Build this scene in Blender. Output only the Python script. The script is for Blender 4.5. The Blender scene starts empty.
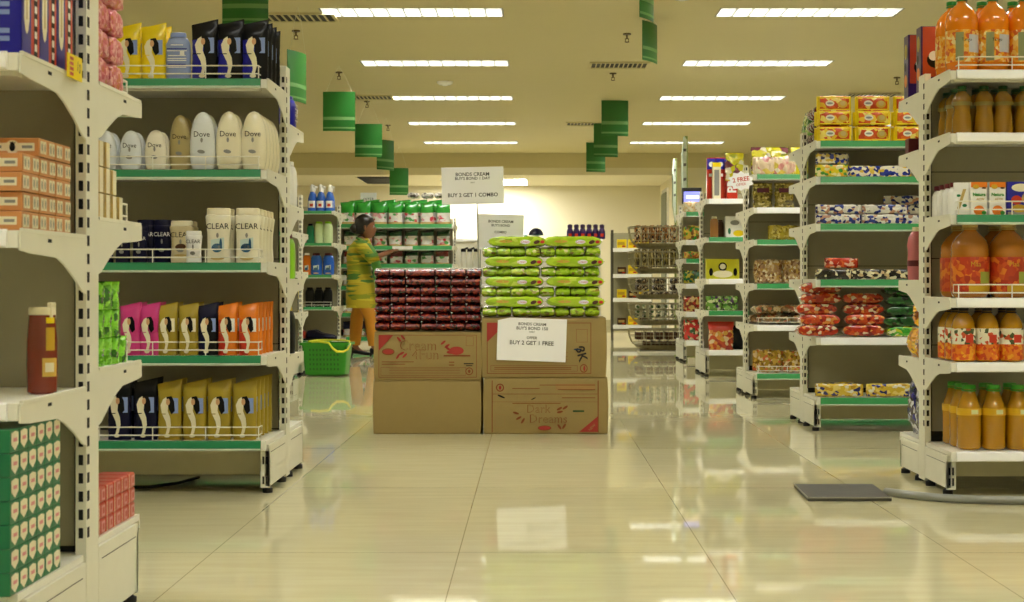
import bpy, math, random
from math import sin, cos, pi, radians
from mathutils import Vector, Matrix

random.seed(7)
scn = bpy.context.scene
COL = scn.collection

# ------------------------------------------------------------------ camera
CAMH = 0.656
F = 1545.0
CX, HY = 534.0, 284.0
cam_d = bpy.data.cameras.new('camera')
cam = bpy.data.objects.new('camera', cam_d)
COL.objects.link(cam)
cam.location = (0, 0, CAMH)
cam.rotation_euler = (radians(90), 0, 0)
cam_d.sensor_width = 36.0
cam_d.lens = 36.0 * F / 1024.0
cam_d.shift_x = -(CX - 512) / 1024.0
cam_d.shift_y = -(301 - HY) / 1024.0
cam_d.clip_start = 0.05
cam_d.clip_end = 100
cam_d.dof.use_dof = True
cam_d.dof.focus_distance = 6.3
cam_d.dof.aperture_fstop = 14
scn.camera = cam

# ------------------------------------------------------------------ world, view
world = bpy.data.worlds.new('world')
scn.world = world
world.use_nodes = True
world.node_tree.nodes['Background'].inputs[0].default_value = (0.9, 0.9, 0.8, 1)
world.node_tree.nodes['Background'].inputs[1].default_value = 0.05
scn.view_settings.view_transform = 'Standard'
scn.view_settings.look = 'None'
scn.view_settings.gamma = 1.0
scn.view_settings.use_curve_mapping = False
scn.view_settings.exposure = -0.13
LAMP = 40.0            # strength of the ceiling troffers
LAMP_COL = (1.0, 0.99, 0.925)

# ------------------------------------------------------------------ colour / material helpers
def lin(c):
    if isinstance(c, str):
        c = c.lstrip('#'); c = tuple(int(c[i:i+2], 16) / 255 for i in (0, 2, 4))
    return tuple((v / 12.92 if v <= 0.04045 else ((v + 0.055) / 1.055) ** 2.4) for v in c) + (1.0,)

MATS = {}
def mat(name, col, rough=0.45, metal=0.0, var=0.06, scale=18.0, coat=0.0, spec=0.5, bump=0.0, emit=None, estr=0.0, trans=0.0, alpha=1.0):
    """plain coloured material with a little procedural unevenness"""
    if name in MATS: return MATS[name]
    m = bpy.data.materials.new(name); m.use_nodes = True
    nt = m.node_tree; b = nt.nodes['Principled BSDF']
    tc = nt.nodes.new('ShaderNodeTexCoord'); nz = nt.nodes.new('ShaderNodeTexNoise')
    nz.inputs['Scale'].default_value = scale; nz.inputs['Detail'].default_value = 3
    nt.links.new(tc.outputs['Object'], nz.inputs['Vector'])
    mx = nt.nodes.new('ShaderNodeMix'); mx.data_type = 'RGBA'
    c = lin(col)
    mx.inputs[6].default_value = tuple(v * (1 - var) for v in c[:3]) + (1,)
    mx.inputs[7].default_value = tuple(min(1, v * (1 + var)) for v in c[:3]) + (1,)
    nt.links.new(nz.outputs['Fac'], mx.inputs[0])
    nt.links.new(mx.outputs[2], b.inputs['Base Color'])
    b.inputs['Roughness'].default_value = rough
    b.inputs['Metallic'].default_value = metal
    b.inputs['Coat Weight'].default_value = coat
    b.inputs['Coat Roughness'].default_value = 0.08
    b.inputs['Specular IOR Level'].default_value = spec
    b.inputs['Transmission Weight'].default_value = trans
    b.inputs['Alpha'].default_value = alpha
    if bump:
        bp = nt.nodes.new('ShaderNodeBump'); bp.inputs['Strength'].default_value = bump
        bp.inputs['Distance'].default_value = 0.004
        nt.links.new(nz.outputs['Fac'], bp.inputs['Height']); nt.links.new(bp.outputs[0], b.inputs['Normal'])
    if emit:
        b.inputs['Emission Color'].default_value = lin(emit); b.inputs['Emission Strength'].default_value = estr
    MATS[name] = m
    return m

def pmat(name, cols, scale=(30, 30, 30), rough=0.3, coat=0.3, kind='voronoi', bump=0.25, wr=60):
    """printed wrapper: patches of several colours in object space, shifted per object"""
    if name in MATS: return MATS[name]
    m = bpy.data.materials.new(name); m.use_nodes = True
    nt = m.node_tree; b = nt.nodes['Principled BSDF']
    tc = nt.nodes.new('ShaderNodeTexCoord'); oi = nt.nodes.new('ShaderNodeObjectInfo')
    mp = nt.nodes.new('ShaderNodeMapping'); mp.inputs['Scale'].default_value = tuple(q*1.9 for q in scale)
    nt.links.new(tc.outputs['Object'], mp.inputs['Vector'])
    ad = nt.nodes.new('ShaderNodeVectorMath'); ad.operation = 'ADD'
    mu = nt.nodes.new('ShaderNodeMath'); mu.operation = 'MULTIPLY'; mu.inputs[1].default_value = 37.0
    nt.links.new(oi.outputs['Random'], mu.inputs[0])
    nt.links.new(mp.outputs[0], ad.inputs[0]); nt.links.new(mu.outputs[0], ad.inputs[1])
    cr = nt.nodes.new('ShaderNodeValToRGB'); cr.color_ramp.interpolation = 'CONSTANT'
    if kind == 'noise':
        tx = nt.nodes.new('ShaderNodeTexNoise'); tx.inputs['Scale'].default_value = 1.0; tx.inputs['Detail'].default_value = 2
        nt.links.new(ad.outputs[0], tx.inputs['Vector']); nt.links.new(tx.outputs['Fac'], cr.inputs[0])
        lo, hi = 0.3, 0.7
    else:
        tx = nt.nodes.new('ShaderNodeTexVoronoi'); tx.inputs['Scale'].default_value = 1.0
        nt.links.new(ad.outputs[0], tx.inputs['Vector'])
        sp = nt.nodes.new('ShaderNodeSeparateColor'); nt.links.new(tx.outputs['Color'], sp.inputs[0])
        nt.links.new(sp.outputs[0], cr.inputs[0]); lo, hi = 0.0, 1.0
    n = len(cols)
    wts = [c[1] if isinstance(c, tuple) else 1.0 for c in cols]; cs = [c[0] if isinstance(c, tuple) else c for c in cols]
    tot = sum(wts); acc = 0
    el = cr.color_ramp.elements
    for i, c in enumerate(cs):
        p = lo + (hi - lo) * acc / tot if i else 0.0
        acc += wts[i]
        e = el[i] if i < 2 else el.new(p)
        e.position = p; e.color = lin(c)
    nt.links.new(cr.outputs[0], b.inputs['Base Color'])
    b.inputs['Roughness'].default_value = rough; b.inputs['Coat Weight'].default_value = coat; b.inputs['Coat Roughness'].default_value = 0.12
    if bump:
        n2 = nt.nodes.new('ShaderNodeTexNoise'); n2.inputs['Scale'].default_value = wr; n2.inputs['Detail'].default_value = 2
        nt.links.new(tc.outputs['Object'], n2.inputs['Vector'])
        bp = nt.nodes.new('ShaderNodeBump'); bp.inputs['Strength'].default_value = bump; bp.inputs['Distance'].default_value = 0.01
        nt.links.new(n2.outputs['Fac'], bp.inputs['Height']); nt.links.new(bp.outputs[0], b.inputs['Normal'])
    MATS[name] = m
    return m

# ------------------------------------------------------------------ mesh builder
class MB:
    def __init__(s): s.v = []; s.f = []; s.m = []; s.mats = []
    def mi(s, m):
        if m not in s.mats: s.mats.append(m)
        return s.mats.index(m)
    def face(s, pts, m):
        b = len(s.v); s.v += [tuple(p) for p in pts]; s.f.append(tuple(range(b, b + len(pts)))); s.m.append(s.mi(m)); return s
    def box(s, x0, x1, y0, y1, z0, z1, m):
        b = len(s.v)
        s.v += [(x0,y0,z0),(x1,y0,z0),(x1,y1,z0),(x0,y1,z0),(x0,y0,z1),(x1,y0,z1),(x1,y1,z1),(x0,y1,z1)]
        for q in ((0,3,2,1),(4,5,6,7),(0,1,5,4),(1,2,6,5),(2,3,7,6),(3,0,4,7)):
            s.f.append(tuple(b + i for i in q)); s.m.append(s.mi(m))
        return s
    def rings(s, rings, matf, cap0=True, cap1=True, closed=True):
        """rings: list of equally long point loops; matf(i,j)->material"""
        b = len(s.v); n = len(rings[0])
        for r in rings: s.v += [tuple(p) for p in r]
        for i in range(len(rings) - 1):
            for j in range(n if closed else n - 1):
                k = (j + 1) % n
                s.f.append((b + i*n + j, b + i*n + k, b + (i+1)*n + k, b + (i+1)*n + j)); s.m.append(s.mi(matf(i, j)))
        if cap0: s.f.append(tuple(b + j for j in reversed(range(n)))); s.m.append(s.mi(matf(0, 0)))
        if cap1: s.f.append(tuple(b + (len(rings)-1)*n + j for j in range(n))); s.m.append(s.mi(matf(len(rings)-2, 0)))
        return s
    def lathe(s, prof, m, seg=20, cx=0, cy=0, sy=1.0, power=2.0):
        """prof: list of (z, r) ; m: material or f(i,j)"""
        mf = m if callable(m) else (lambda i, j: m)
        rr = []
        for z, r in prof:
            ring = []
            for j in range(seg):
                a = 2*pi*j/seg; c, d = cos(a), sin(a)
                ring.append((cx + r*math.copysign(abs(c)**(2/power), c), cy + r*sy*math.copysign(abs(d)**(2/power), d), z))
            rr.append(ring)
        return s.rings(rr, mf)
    def patch(s, r, sy, z0, z1, a0, a1, m, off=0.0006, seg=8, cx=0, cy=0, power=2.0):
        """curved sticker on a lathe surface, angles in degrees, -90 = front (-y)"""
        A = [radians(a0 + (a1 - a0)*i/seg) for i in range(seg + 1)]
        def P(a, z):
            c, d = cos(a), sin(a); R = r + off
            return (cx + R*math.copysign(abs(c)**(2/power), c), cy + (r*sy+off)*math.copysign(abs(d)**(2/power), d), z)
        for i in range(seg): s.face([P(A[i], z0), P(A[i+1], z0), P(A[i+1], z1), P(A[i], z1)], m)
        return s
    def tube(s, pts, r, m, seg=6, closed=False):
        pts = [Vector(p) for p in pts]; rr = []
        n = len(pts)
        for i, p in enumerate(pts):
            a = pts[max(i-1, 0)]; c = pts[min(i+1, n-1)]
            t = (c - a).normalized() if (c - a).length > 0 else Vector((0,0,1))
            u = t.cross(Vector((0,0,1)))
            if u.length < 0.05: u = t.cross(Vector((1,0,0)))
            u.normalize(); w = u.cross(t).normalized()
            R = r[i] if isinstance(r, (list, tuple)) else r
            rr.append([p + u*(R*cos(2*pi*j/seg)) + w*(R*sin(2*pi*j/seg)) for j in range(seg)])
        return s.rings(rr, lambda i, j: m)
    def prism(s, poly, x0, x1, m, axis='x'):
        """poly of 2-D points extruded along an axis: x -> (y,z); y -> (x,z); z -> (x,y)"""
        def P(p, t):
            return {'x': (t, p[0], p[1]), 'y': (p[0], t, p[1]), 'z': (p[0], p[1], t)}[axis]
        b = len(s.v); n = len(poly)
        s.v += [P(p, x0) for p in poly] + [P(p, x1) for p in poly]
        s.f.append(tuple(b + i for i in range(n))); s.m.append(s.mi(m))
        s.f.append(tuple(b + n + i for i in reversed(range(n)))); s.m.append(s.mi(m))
        for i in range(n):
            k = (i+1) % n
            s.f.append((b+i, b+n+i, b+n+k, b+k)); s.m.append(s.mi(m))
        return s
    def poly(s, pts, y, m):
        """flat print on a plane facing -y: pts (x,z)"""
        return s.face([(p[0], y, p[1]) for p in pts], m)
    def disc(s, cx, cz, rx, rz, y, m, n=14, rot=0):
        P = []
        for i in range(n):
            a = 2*pi*i/n; u, w = rx*cos(a), rz*sin(a)
            P.append((cx + u*cos(rot) - w*sin(rot), cz + u*sin(rot) + w*cos(rot)))
        return s.poly(P, y, m)
    def text(s, txt, size, x, y, z, m, bold=0.0, face='-y', sx=1.0, rot=0.0):
        cu = bpy.data.curves.new('t', 'FONT'); cu.body = txt; cu.size = size; cu.align_x = 'CENTER'; cu.align_y = 'CENTER'; cu.offset = bold
        cu.resolution_u = 2
        o = bpy.data.objects.new('t', cu); COL.objects.link(o)
        bpy.context.view_layer.update()
        me = bpy.data.meshes.new_from_object(o.evaluated_get(bpy.context.evaluated_depsgraph_get()))
        b = len(s.v)
        for v in me.vertices:
            px, py = v.co.x*sx, v.co.y
            px, py = px*cos(rot) - py*sin(rot), px*sin(rot) + py*cos(rot)
            s.v.append((x + px, y, z + py) if face == '-y' else ((x, y + px, z + py) if face == '+x' else (x, y - px, z + py)))
        for p in me.polygons: s.f.append(tuple(b + i for i in p.vertices)); s.m.append(s.mi(m))
        bpy.data.objects.remove(o); bpy.data.curves.remove(cu); bpy.data.meshes.remove(me)
        return s
    def xf(s, M, start=0):
        for i in range(start, len(s.v)): s.v[i] = tuple(M @ Vector(s.v[i]))
        return s
    def build(s, name, parent=None, bevel=0.0, smooth=True, ang=35):
        me = bpy.data.meshes.new(name); me.from_pydata(s.v, [], s.f)
        for m in s.mats: me.materials.append(m)
        me.polygons.foreach_set('material_index', s.m)
        if smooth:
            me.polygons.foreach_set('use_smooth', [True]*len(s.f)); me.update(); me.set_sharp_from_angle(angle=radians(ang))
        me.update()
        o = bpy.data.objects.new(name, me); COL.objects.link(o)
        if parent: o.parent = parent
        if bevel:
            md = o.modifiers.new('bevel', 'BEVEL'); md.width = bevel; md.segments = 2; md.limit_method = 'ANGLE'
        return o

def empty(name, loc=(0,0,0), rz=0):
    o = bpy.data.objects.new(name, None); COL.objects.link(o); o.location = loc; o.rotation_euler = (0,0,rz); o.empty_display_size = 0.05; return o
SEEN = {}
def tag(o, label=None, cat=None, group=None, kind=None):
    if label:
        n = len(label.split())
        if n > 16 or n < 4: print('LABEL LENGTH', n, label)
        if cat and label in SEEN and not (group and SEEN[label] == group): print('LABEL TWICE', label)
        SEEN[label] = group or '-'
        o['label'] = label
    if cat: o['category'] = cat
    if group: o['group'] = group
    if kind: o['kind'] = kind
    return o
def struct(o): o['kind'] = 'structure'; return o
KIDS = {}
def copy_tree(o, parent=None):
    c = o.copy(); COL.objects.link(c)
    if parent: c.parent = parent
    for ch in list(o.children): copy_tree(ch, c)
    return c
PROTO = {}
def put(key, builder, x, y, z, rz=0, label='', cat='', group=None, rx=0, ry=0, s=None):
    """first use moves the prototype itself, later uses copy it with its parts"""
    if key not in PROTO:
        o = builder(); PROTO[key] = o
    else:
        o = copy_tree(PROTO[key])
        for k in ('label', 'category', 'group'):
            if k in o: del o[k]
    o.location = (x, y, z); o.rotation_euler = (rx, ry, rz)
    if s: o.scale = (s, s, s) if not isinstance(s, tuple) else s
    tag(o, label, cat, group)
    return o
def X(px, y): return (px - CX) / F * y
def Z(py, y): return CAMH + (HY - py) / F * y
ORD = ['first','second','third','fourth','fifth','sixth','seventh','eighth','ninth','tenth','eleventh','twelfth']

# ------------------------------------------------------------------ base materials
m_shelf = mat('shelf_cream_metal', '#efedde', 0.35, var=0.03)
m_bracket = mat('bracket_cream_metal', '#e6e4d2', 0.4, var=0.04)
m_white = mat('white_enamel', '#fdfdfa', 0.25, var=0.02)
m_panel = mat('back_panel_grey_beige', '#a09b80', 0.55, var=0.04)
m_slot = mat('slot_black', '#0c0c0a', 0.8)
m_green = mat('price_strip_green', '#2f8a5c', 0.25, coat=0.5, var=0.1)
m_green2 = mat('price_strip_bright_green', '#3f9a5a', 0.25, coat=0.5, var=0.1)
m_wire = mat('wire_white', '#ece9d8', 0.3)
m_rubber = mat('rubber_black', '#14130f', 0.7)
m_kick = mat('kick_plate_beige', '#cfc9a4', 0.3, coat=0.3)
m_black = mat('ink_black', '#151515', 0.5)
m_paper = mat('paper_white', '#ffffff', 0.6, var=0.02)

# ------------------------------------------------------------------ the room
def floor_mat():
    m = bpy.data.materials.new('polished_cream_tiles'); m.use_nodes = True
    nt = m.node_tree; b = nt.nodes['Principled BSDF']; N = nt.nodes.new; L = nt.links.new
    tc = N('ShaderNodeTexCoord'); sp = N('ShaderNodeSeparateXYZ'); L(tc.outputs['Object'], sp.inputs[0])
    def seam(out, off, pitch, w):
        a = N('ShaderNodeMath'); a.operation = 'SUBTRACT'; L(out, a.inputs[0]); a.inputs[1].default_value = off - 600*pitch
        d = N('ShaderNodeMath'); d.operation = 'MODULO'; L(a.outputs[0], d.inputs[0]); d.inputs[1].default_value = pitch
        e = N('ShaderNodeMath'); e.operation = 'LESS_THAN'; L(d.outputs[0], e.inputs[0]); e.inputs[1].default_value = w
        return e
    s1 = seam(sp.outputs[0], -0.1845, 0.602, 0.0022); s2 = seam(sp.outputs[1], 3.77, 1.2, 0.004)
    mxx = N('ShaderNodeMath'); mxx.operation = 'MAXIMUM'; L(s1.outputs[0], mxx.inputs[0]); L(s2.outputs[0], mxx.inputs[1])
    mp = N('ShaderNodeMapping'); mp.inputs['Scale'].default_value = (1.2, 9, 1); L(tc.outputs['Object'], mp.inputs[0])
    nz = N('ShaderNodeTexNoise'); nz.inputs['Scale'].default_value = 3; nz.inputs['Detail'].default_value = 5; L(mp.outputs[0], nz.inputs['Vector'])
    cr = N('ShaderNodeValToRGB'); cr.color_ramp.elements[0].position = 0.3; cr.color_ramp.elements[1].position = 0.7
    cr.color_ramp.elements[0].color = lin('#bfb791'); cr.color_ramp.elements[1].color = lin('#c8c19b'); L(nz.outputs['Fac'], cr.inputs[0])
    mx = N('ShaderNodeMix'); mx.data_type = 'RGBA'; L(mxx.outputs[0], mx.inputs[0]); L(cr.outputs[0], mx.inputs[6]); mx.inputs[7].default_value = lin('#8f8662')
    L(mx.outputs[2], b.inputs['Base Color'])
    b.inputs['Roughness'].default_value = 0.03; b.inputs['Specular IOR Level'].default_value = 0.16
    return m
XL, XR, YN, YFAR = -6.5, 6.5, -2.5, 24.0
CEIL = 2.486
struct(MB().box(XL, XR, YN, YFAR + .1, -0.1, 0, floor_mat()).build('floor'))
m_ceil = mat('ceiling_paint', '#d2c799', 0.8, var=0.015, scale=1.5)
m_wall = mat('wall_paint', '#e2dabc', 0.75, var=0.02, scale=2)
LIGHTS = [(xc, 10.25 + 2.4*k) for k in range(-5, 5) for xc in (-.82, 1.85)] + [(xc, -1.6 + 4.8*k) for k in range(5) for xc in (-5.4, 4.5)]
cm = MB()
ys = sorted(set([YN, 21.6] + [round(q, 4) for _, y in LIGHTS for q in (y, y + .335)]))
for ya, yb in zip(ys[:-1], ys[1:]):
    cut = sorted((xc - .615, xc + .615) for xc, y in LIGHTS if abs(y - ya) < .001 and abs(y + .335 - yb) < .002 or (y < (ya + yb)/2 < y + .335))
    xa = XL
    for a, b in cut:
        cm.box(xa, a, ya, yb, CEIL, CEIL + .1, m_ceil); xa = b
    cm.box(xa, XR, ya, yb, CEIL, CEIL + .1, m_ceil)
struct(cm.build('ceiling', smooth=False))
o = MB().box(XL, XR, 21.6, YFAR + .1, 2.18, 2.28, m_wall); o.box(XL, XR, 21.6, 21.7, 2.28, CEIL + .1, m_ceil)
struct(o.build('trim_1'))
struct(MB().box(XL - .1, XR + .1, YFAR, YFAR + .1, 0, CEIL, m_wall).build('wall_back'))
struct(MB().box(XL - .1, XL, YN, YFAR, 0, CEIL, m_wall).build('wall_left'))
struct(MB().box(XR, XR + .1, YN, YFAR, 0, CEIL, m_wall).build('wall_right'))
struct(MB().box(XL, XR, YN - .1, YN, 0, CEIL, m_wall).build('wall_front'))
w = MB().box(1.96, 2.08, 21.6, YFAR, 0, 2.18, m_wall); w.box(2.08, XR, 21.6, 21.72, 0, 2.18, m_wall)
struct(w.build('wall_inner'))
m_door = mat('door_grey_green', '#6d7258', 0.5)
d1 = empty('door_1'); struct(d1)
MB().box(1.915, 1.955, 22.5, 23.3, 0.0, 2.0, m_door).build('door_leaf', d1, bevel=.004)
MB().box(1.93, 1.958, 22.44, 22.5, 0, 2.06, m_white).box(1.93, 1.958, 23.3, 23.36, 0, 2.06, m_white).box(1.93, 1.958, 22.5, 23.3, 2.0, 2.06, m_white).build('door_frame', d1)
MB().tube([(1.915, 22.58, 1.0), (1.88, 22.58, 1.0), (1.88, 22.7, 1.0)], .009, mat('door_handle_steel', '#b0b0a8', .3, .8)).build('door_handle', d1)
struct(MB().box(-6.4, 1.95, 23.985, 23.999, 0, 0.1, mat('skirting', '#b3aa84', .5)).build('baseboard_back'))

# ------------------------------------------------------------------ ceiling fittings
m_lamp = bpy.data.materials.new('lamp_diffuser'); m_lamp.use_nodes = True
_b = m_lamp.node_tree.nodes['Principled BSDF']; _b.inputs['Base Color'].default_value = (0.9, 0.9, 0.85, 1)
_b.inputs['Emission Color'].default_value = LAMP_COL + (1,); _b.inputs['Emission Strength'].default_value = LAMP
m_louver = mat('louver_aluminium', '#6e6e66', 0.3, metal=0.0)
def troffer():
    """recessed housing with a white cross-blade louver below the tubes; z=0 is the ceiling face"""
    r = empty('ceiling_light')
    MB().box(-.600, .600, .015, .32, .052, .056, m_lamp).build('lamp_panel', r, smooth=False)
    f = MB().box(-.615, .615, 0, .012, 0, .095, m_louver).box(-.615, .615, .323, .335, 0, .095, m_louver).box(-.615, -.603, .012, .323, 0, .095, m_louver).box(.603, .615, .012, .323, 0, .095, m_louver)
    f.box(-.615, .615, 0, .335, .095, .10, m_louver)
    f.build('frame', r)
    l = MB()
    for i in range(1, 11): l.box(-.603 + i*1.206/11 - .003, -.603 + i*1.206/11 + .003, .012, .323, 0.002, .027, m_louver)
    for q in (.09, .167, .245): l.box(-.603, .603, q - .002, q + .002, 0.002, .027, m_louver)
    l.build('louver', r)
    return r
for k in range(-5, 5):
    y = 10.25 + 2.4*k
    for c, xc in enumerate((-.82, 1.85)):
        w = ('left', 'right')[c]
        if k >= 0: lb = 'recessed louvred ceiling light, %s from the front in the %s row of lights' % (ORD[k], w); g = None
        else: lb = 'recessed louvred ceiling light in the %s row, before the visible ones' % w; g = 'ceiling lights overhead before the view, %s row' % w
        put('troffer', troffer, xc, y, CEIL, label=lb, cat='ceiling light', group=g or 'ceiling lights')
for k in range(0, 5):
    for xc in (-5.4, 4.5):
        put('troffer', troffer, xc, -1.6 + 4.8*k, CEIL, label='recessed louvred ceiling light over the side aisles at the %s' % ('left' if xc < 0 else 'right'), cat='ceiling light', group='side aisle lights ' + ('left' if xc < 0 else 'right'))
# lamps of the low rear ceiling washing the back wall
m_lamp2 = bpy.data.materials.new('rear_panel_lamp'); m_lamp2.use_nodes = True
_b = m_lamp2.node_tree.nodes['Principled BSDF']; _b.inputs['Emission Color'].default_value = (1, .98, .93, 1); _b.inputs['Emission Strength'].default_value = 26
def rearlamp():
    r = empty('panel_light')
    MB().box(-.29, .29, -.6, .6, .004, .008, m_lamp2).build('diffuser', r, smooth=False)
    MB().box(-.31, .31, -.62, -.6, 0, .012, m_white).box(-.31, .31, .6, .62, 0, .012, m_white).box(-.31, -.29, -.6, .6, 0, .012, m_white).box(.29, .31, -.6, .6, 0, .012, m_white).build('frame', r)
    return r
for i, xc in enumerate((-1.05, -.40)):
    put('rearlamp', rearlamp, xc, 23.0, 2.166, label='flat panel light on the low rear ceiling, %s of two' % ('left', 'right')[i], cat='ceiling light', group='rear wall lights')

m_dark = mat('vent_dark', '#2a2618', .7)
def vent():
    r = empty('ceiling_vent')
    MB().box(-.29, .29, 0, .3, .008, .012, m_dark).build('duct_opening', r)
    f = MB().box(-.31, .31, -.02, 0.004, 0, .012, m_ceil).box(-.31, .31, .296, .32, 0, .012, m_ceil).box(-.31, -.286, 0, .3, 0, .012, m_ceil).box(.286, .31, 0, .3, 0, .012, m_ceil)
    f.build('frame', r)
    s = MB()
    for i in range(1, 12): s.box(-.286 + i*.0477 - .007, -.286 + i*.0477 + .004, .004, .296, .0005, .008, m_ceil)
    s.build('slat', r)
    return r
for (px, py, nm) in ((288, 13, 'square slotted ceiling vent left of the nearest left light'), (366, 95, 'slotted ceiling vent left of the third light, left row'),
                     (620, 62, 'slotted ceiling vent behind the nearer right green card chain'), (588, 122, 'slotted ceiling vent left of the fourth right light'),
                     (874, 93, 'dark slotted ceiling vent above the second right rack')):
    y = 1.83*F/(HY - py)
    put('vent', vent, X(px, y), y, CEIL - .013, label=nm, cat='vent', group='ceiling vents', s=(.8, 1, 1) if px != 288 else None)
y = 22.0
v = empty('ceiling_hatch'); tag(v, 'open black hatch in the low rear ceiling behind the washing powder rack', 'hatch')
MB().box(X(360, 22.3), X(398, 22.3), 21.95, 23.3, 2.166, 2.178, m_slot).build('opening', v)
MB().box(X(360, 22.3) - .03, X(360, 22.3), 21.92, 23.33, 2.160, 2.178, m_wall).box(X(360, 22.3), X(398, 22.3), 23.3, 23.33, 2.16, 2.178, m_wall).build('frame', v)
m_spr = mat('sprinkler_brass', '#5c4a26', .4, .6)
def sprinkler():
    r = empty('sprinkler')
    MB().lathe([(.058, .03), (.068, .03)], m_spr, 14).lathe([(.03, .006), (.06, .008)], m_spr, 8).build('rose', r)
    MB().lathe([(0, .004), (.004, .018), (.007, .018), (.008, .004)], m_spr, 12).tube([(-.012,0,.03),(-.012,0,.008)], .003, m_spr).tube([(.012,0,.03),(.012,0,.008)], .003, m_spr).box(-.014,.014,-.004,.004,.027,.032,m_spr).build('deflector', r)
    return r
for i, (px, py) in enumerate(((296, 40), (339, 80), (367, 108), (388, 131), (627, 43), (613, 81), (897, 85))):
    y = 1.76*F/(HY - py)
    nm = 'small brass sprinkler on the ceiling, %s' % (('nearest of the left line', 'second of the left line', 'third of the left line', 'farthest of the left line', 'nearer of the right pair', 'farther of the right pair', 'above the nearest right rack')[i])
    put('sprinkler', sprinkler, X(px, y), y, CEIL - .069, label=nm, cat='sprinkler', group='ceiling sprinklers')
def detector():
    r = empty('smoke_detector')
    MB().lathe([(0, .05), (.012, .07), (.03, .075)], m_white, 20).build('body', r)
    MB().lathe([(-.008, .02), (.0, .03)], m_white, 14).build('sensor_cap', r)
    return r
for i, (px, py) in enumerate(((445, 86), (682, 1))):
    y = 1.79*F/(HY - py)
    put('detector', detector, X(px, y), y, CEIL - .031, label=('round smoke detector on the ceiling above the left lights', 'round smoke detector at the top edge, middle of the ceiling')[i], cat='smoke detector')

# ------------------------------------------------------------------ gondola racks
def upright(X0, dx, yu, ztop, parent, slots=True):
    """slotted post: thickness .03 along x, .08 along y"""
    a, b = sorted((X0, X0 + dx*.02))
    m = MB().box(a, b, yu - .04, yu + .04, 0.012, ztop, m_bracket)
    z = .19
    xe = X0 - dx*.0006
    while z < ztop - .03 and slots:
        for q in (.010,):
            xx = X0 + dx*q
            m.box(xx - .0042, xx + .0042, yu - .0408, yu - .0395, z, z + .019, m_slot)
            m.box(xx - .0035, xx + .0035, yu + .0395, yu + .0408, z, z + .019, m_slot)
        for yy in (-.028,):
            m.box(min(xe, X0 + dx*.0005), max(xe, X0 + dx*.0005), yu + yy - .007, yu + yy + .007, z, z + .019, m_slot)
        z += .0335
    m.build('upright', parent, bevel=.0015)

def shelf_part(root, X0, X1, yf, yu, z, side, strip, wire, first, lip=.028):
    """side -1 faces the camera, +1 faces away"""
    dx = 1 if X1 > X0 else -1
    a, b = min(X0, X1), max(X0, X1)
    ya, yb = (yf, yu - .012) if side < 0 else (yu + .012, yf)
    s = MB().box(a + .005, b - .005, ya + (.004 if side < 0 else 0), yb - (0 if side < 0 else .004), z - .012, z, m_shelf)
    yl = yf if side < 0 else yf - .012
    s.box(a + .005, b - .005, yl + .004, yl + .010, z - lip, z - .012, m_shelf)
    # rolled underside stiffener
    ys = (yf + .10) if side < 0 else yf - .13
    s.box(a + .04, b - .04, ys, ys + .03, z - .024, z - .012, m_shelf)
    sh = s.build('base_shelf' if first else 'shelf', root)
    # price strip: slightly tilted glossy ticket channel with clear edge lips
    sg = -1 if side < 0 else 1
    ye = yf
    ps = MB()
    A = [(ye, z + .002), (ye + sg*.006, z - .001), (ye + sg*.010, z - lip + .003), (ye + sg*.006, z - lip), (ye - sg*.0005, z - lip)]
    ps.prism(A, a + .03 if dx < 0 else a + .02, b - .02 if dx < 0 else b - .03, strip)
    if strip is not m_white:
        ps.prism([(ye + sg*.0105, z - lip + .006), (ye + sg*.0125, z - lip + .004), (ye + sg*.0105, z - lip - .001), (ye + sg*.006, z - lip - .001)], a + .03 if dx < 0 else a + .02, b - .02 if dx < 0 else b - .03, mat('strip_lip_pale', '#cfe3cf', .2))
    ps.build('price_strip', sh)
    if not first:
        D = abs(yu - yf)
        for xb in ((X0, X0 + dx*.004), (X1 - dx*.004, X1)):
            u = lambda t: yf + (-sg)*t            # t metres from the shelf front towards the post
            prof = [(u(.004), z - .001), (u(D - .038), z - .001), (u(D - .038), z - .105), (u(D - .06), z - .100), (u(D - .11), z - .076), (u(D - .17), z - .052), (u(D - .21), z - .041), (u(.05), z - .036), (u(.004), z - .032)]
            br = MB().prism(prof, min(xb), max(xb), m_bracket)
            yy = sorted((u(D*.35), u(D*.35 + .02)))
            xo = xb[0] if xb[0] == X0 else xb[1]
            br.box(xo - .0005, xo + .0005, yy[0], yy[1], z - .016, z - .010, m_slot)
            yr = sorted((u(.012), u(D - .045)))
            br.box(min(xb) - .001, max(xb) + .001, yr[0], yr[1], z - .0035, z + .004, m_bracket)
            br.build('bracket', sh, bevel=.001)
    if wire:
        yw = yf - sg*.012
        xa, xb = a + .03, b - .03
        wz = (z + .018, z + .043)
        wr = MB()
        xe = X0 + dx*.03; xf2 = X1 - dx*.03
        for q in wz: wr.tube([(xf2, yw, q), (xe, yw, q)], .0022, m_wire, 5)
        wr.tube([(xe, yw, wz[1]), (xe, yw - sg*.06, wz[1]), (xe, yw - sg*.06, wz[0]), (xe, yw, wz[0])], .0022, m_wire, 5)
        xx = xe
        while abs(xx - xe) < abs(xf2 - xe):
            wr.tube([(xx, yw, z + .0), (xx, yw, wz[1])], .002, m_wire, 5)
            xx += dx*.165
        wr.build('wire_rail', sh)
    return sh

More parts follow.
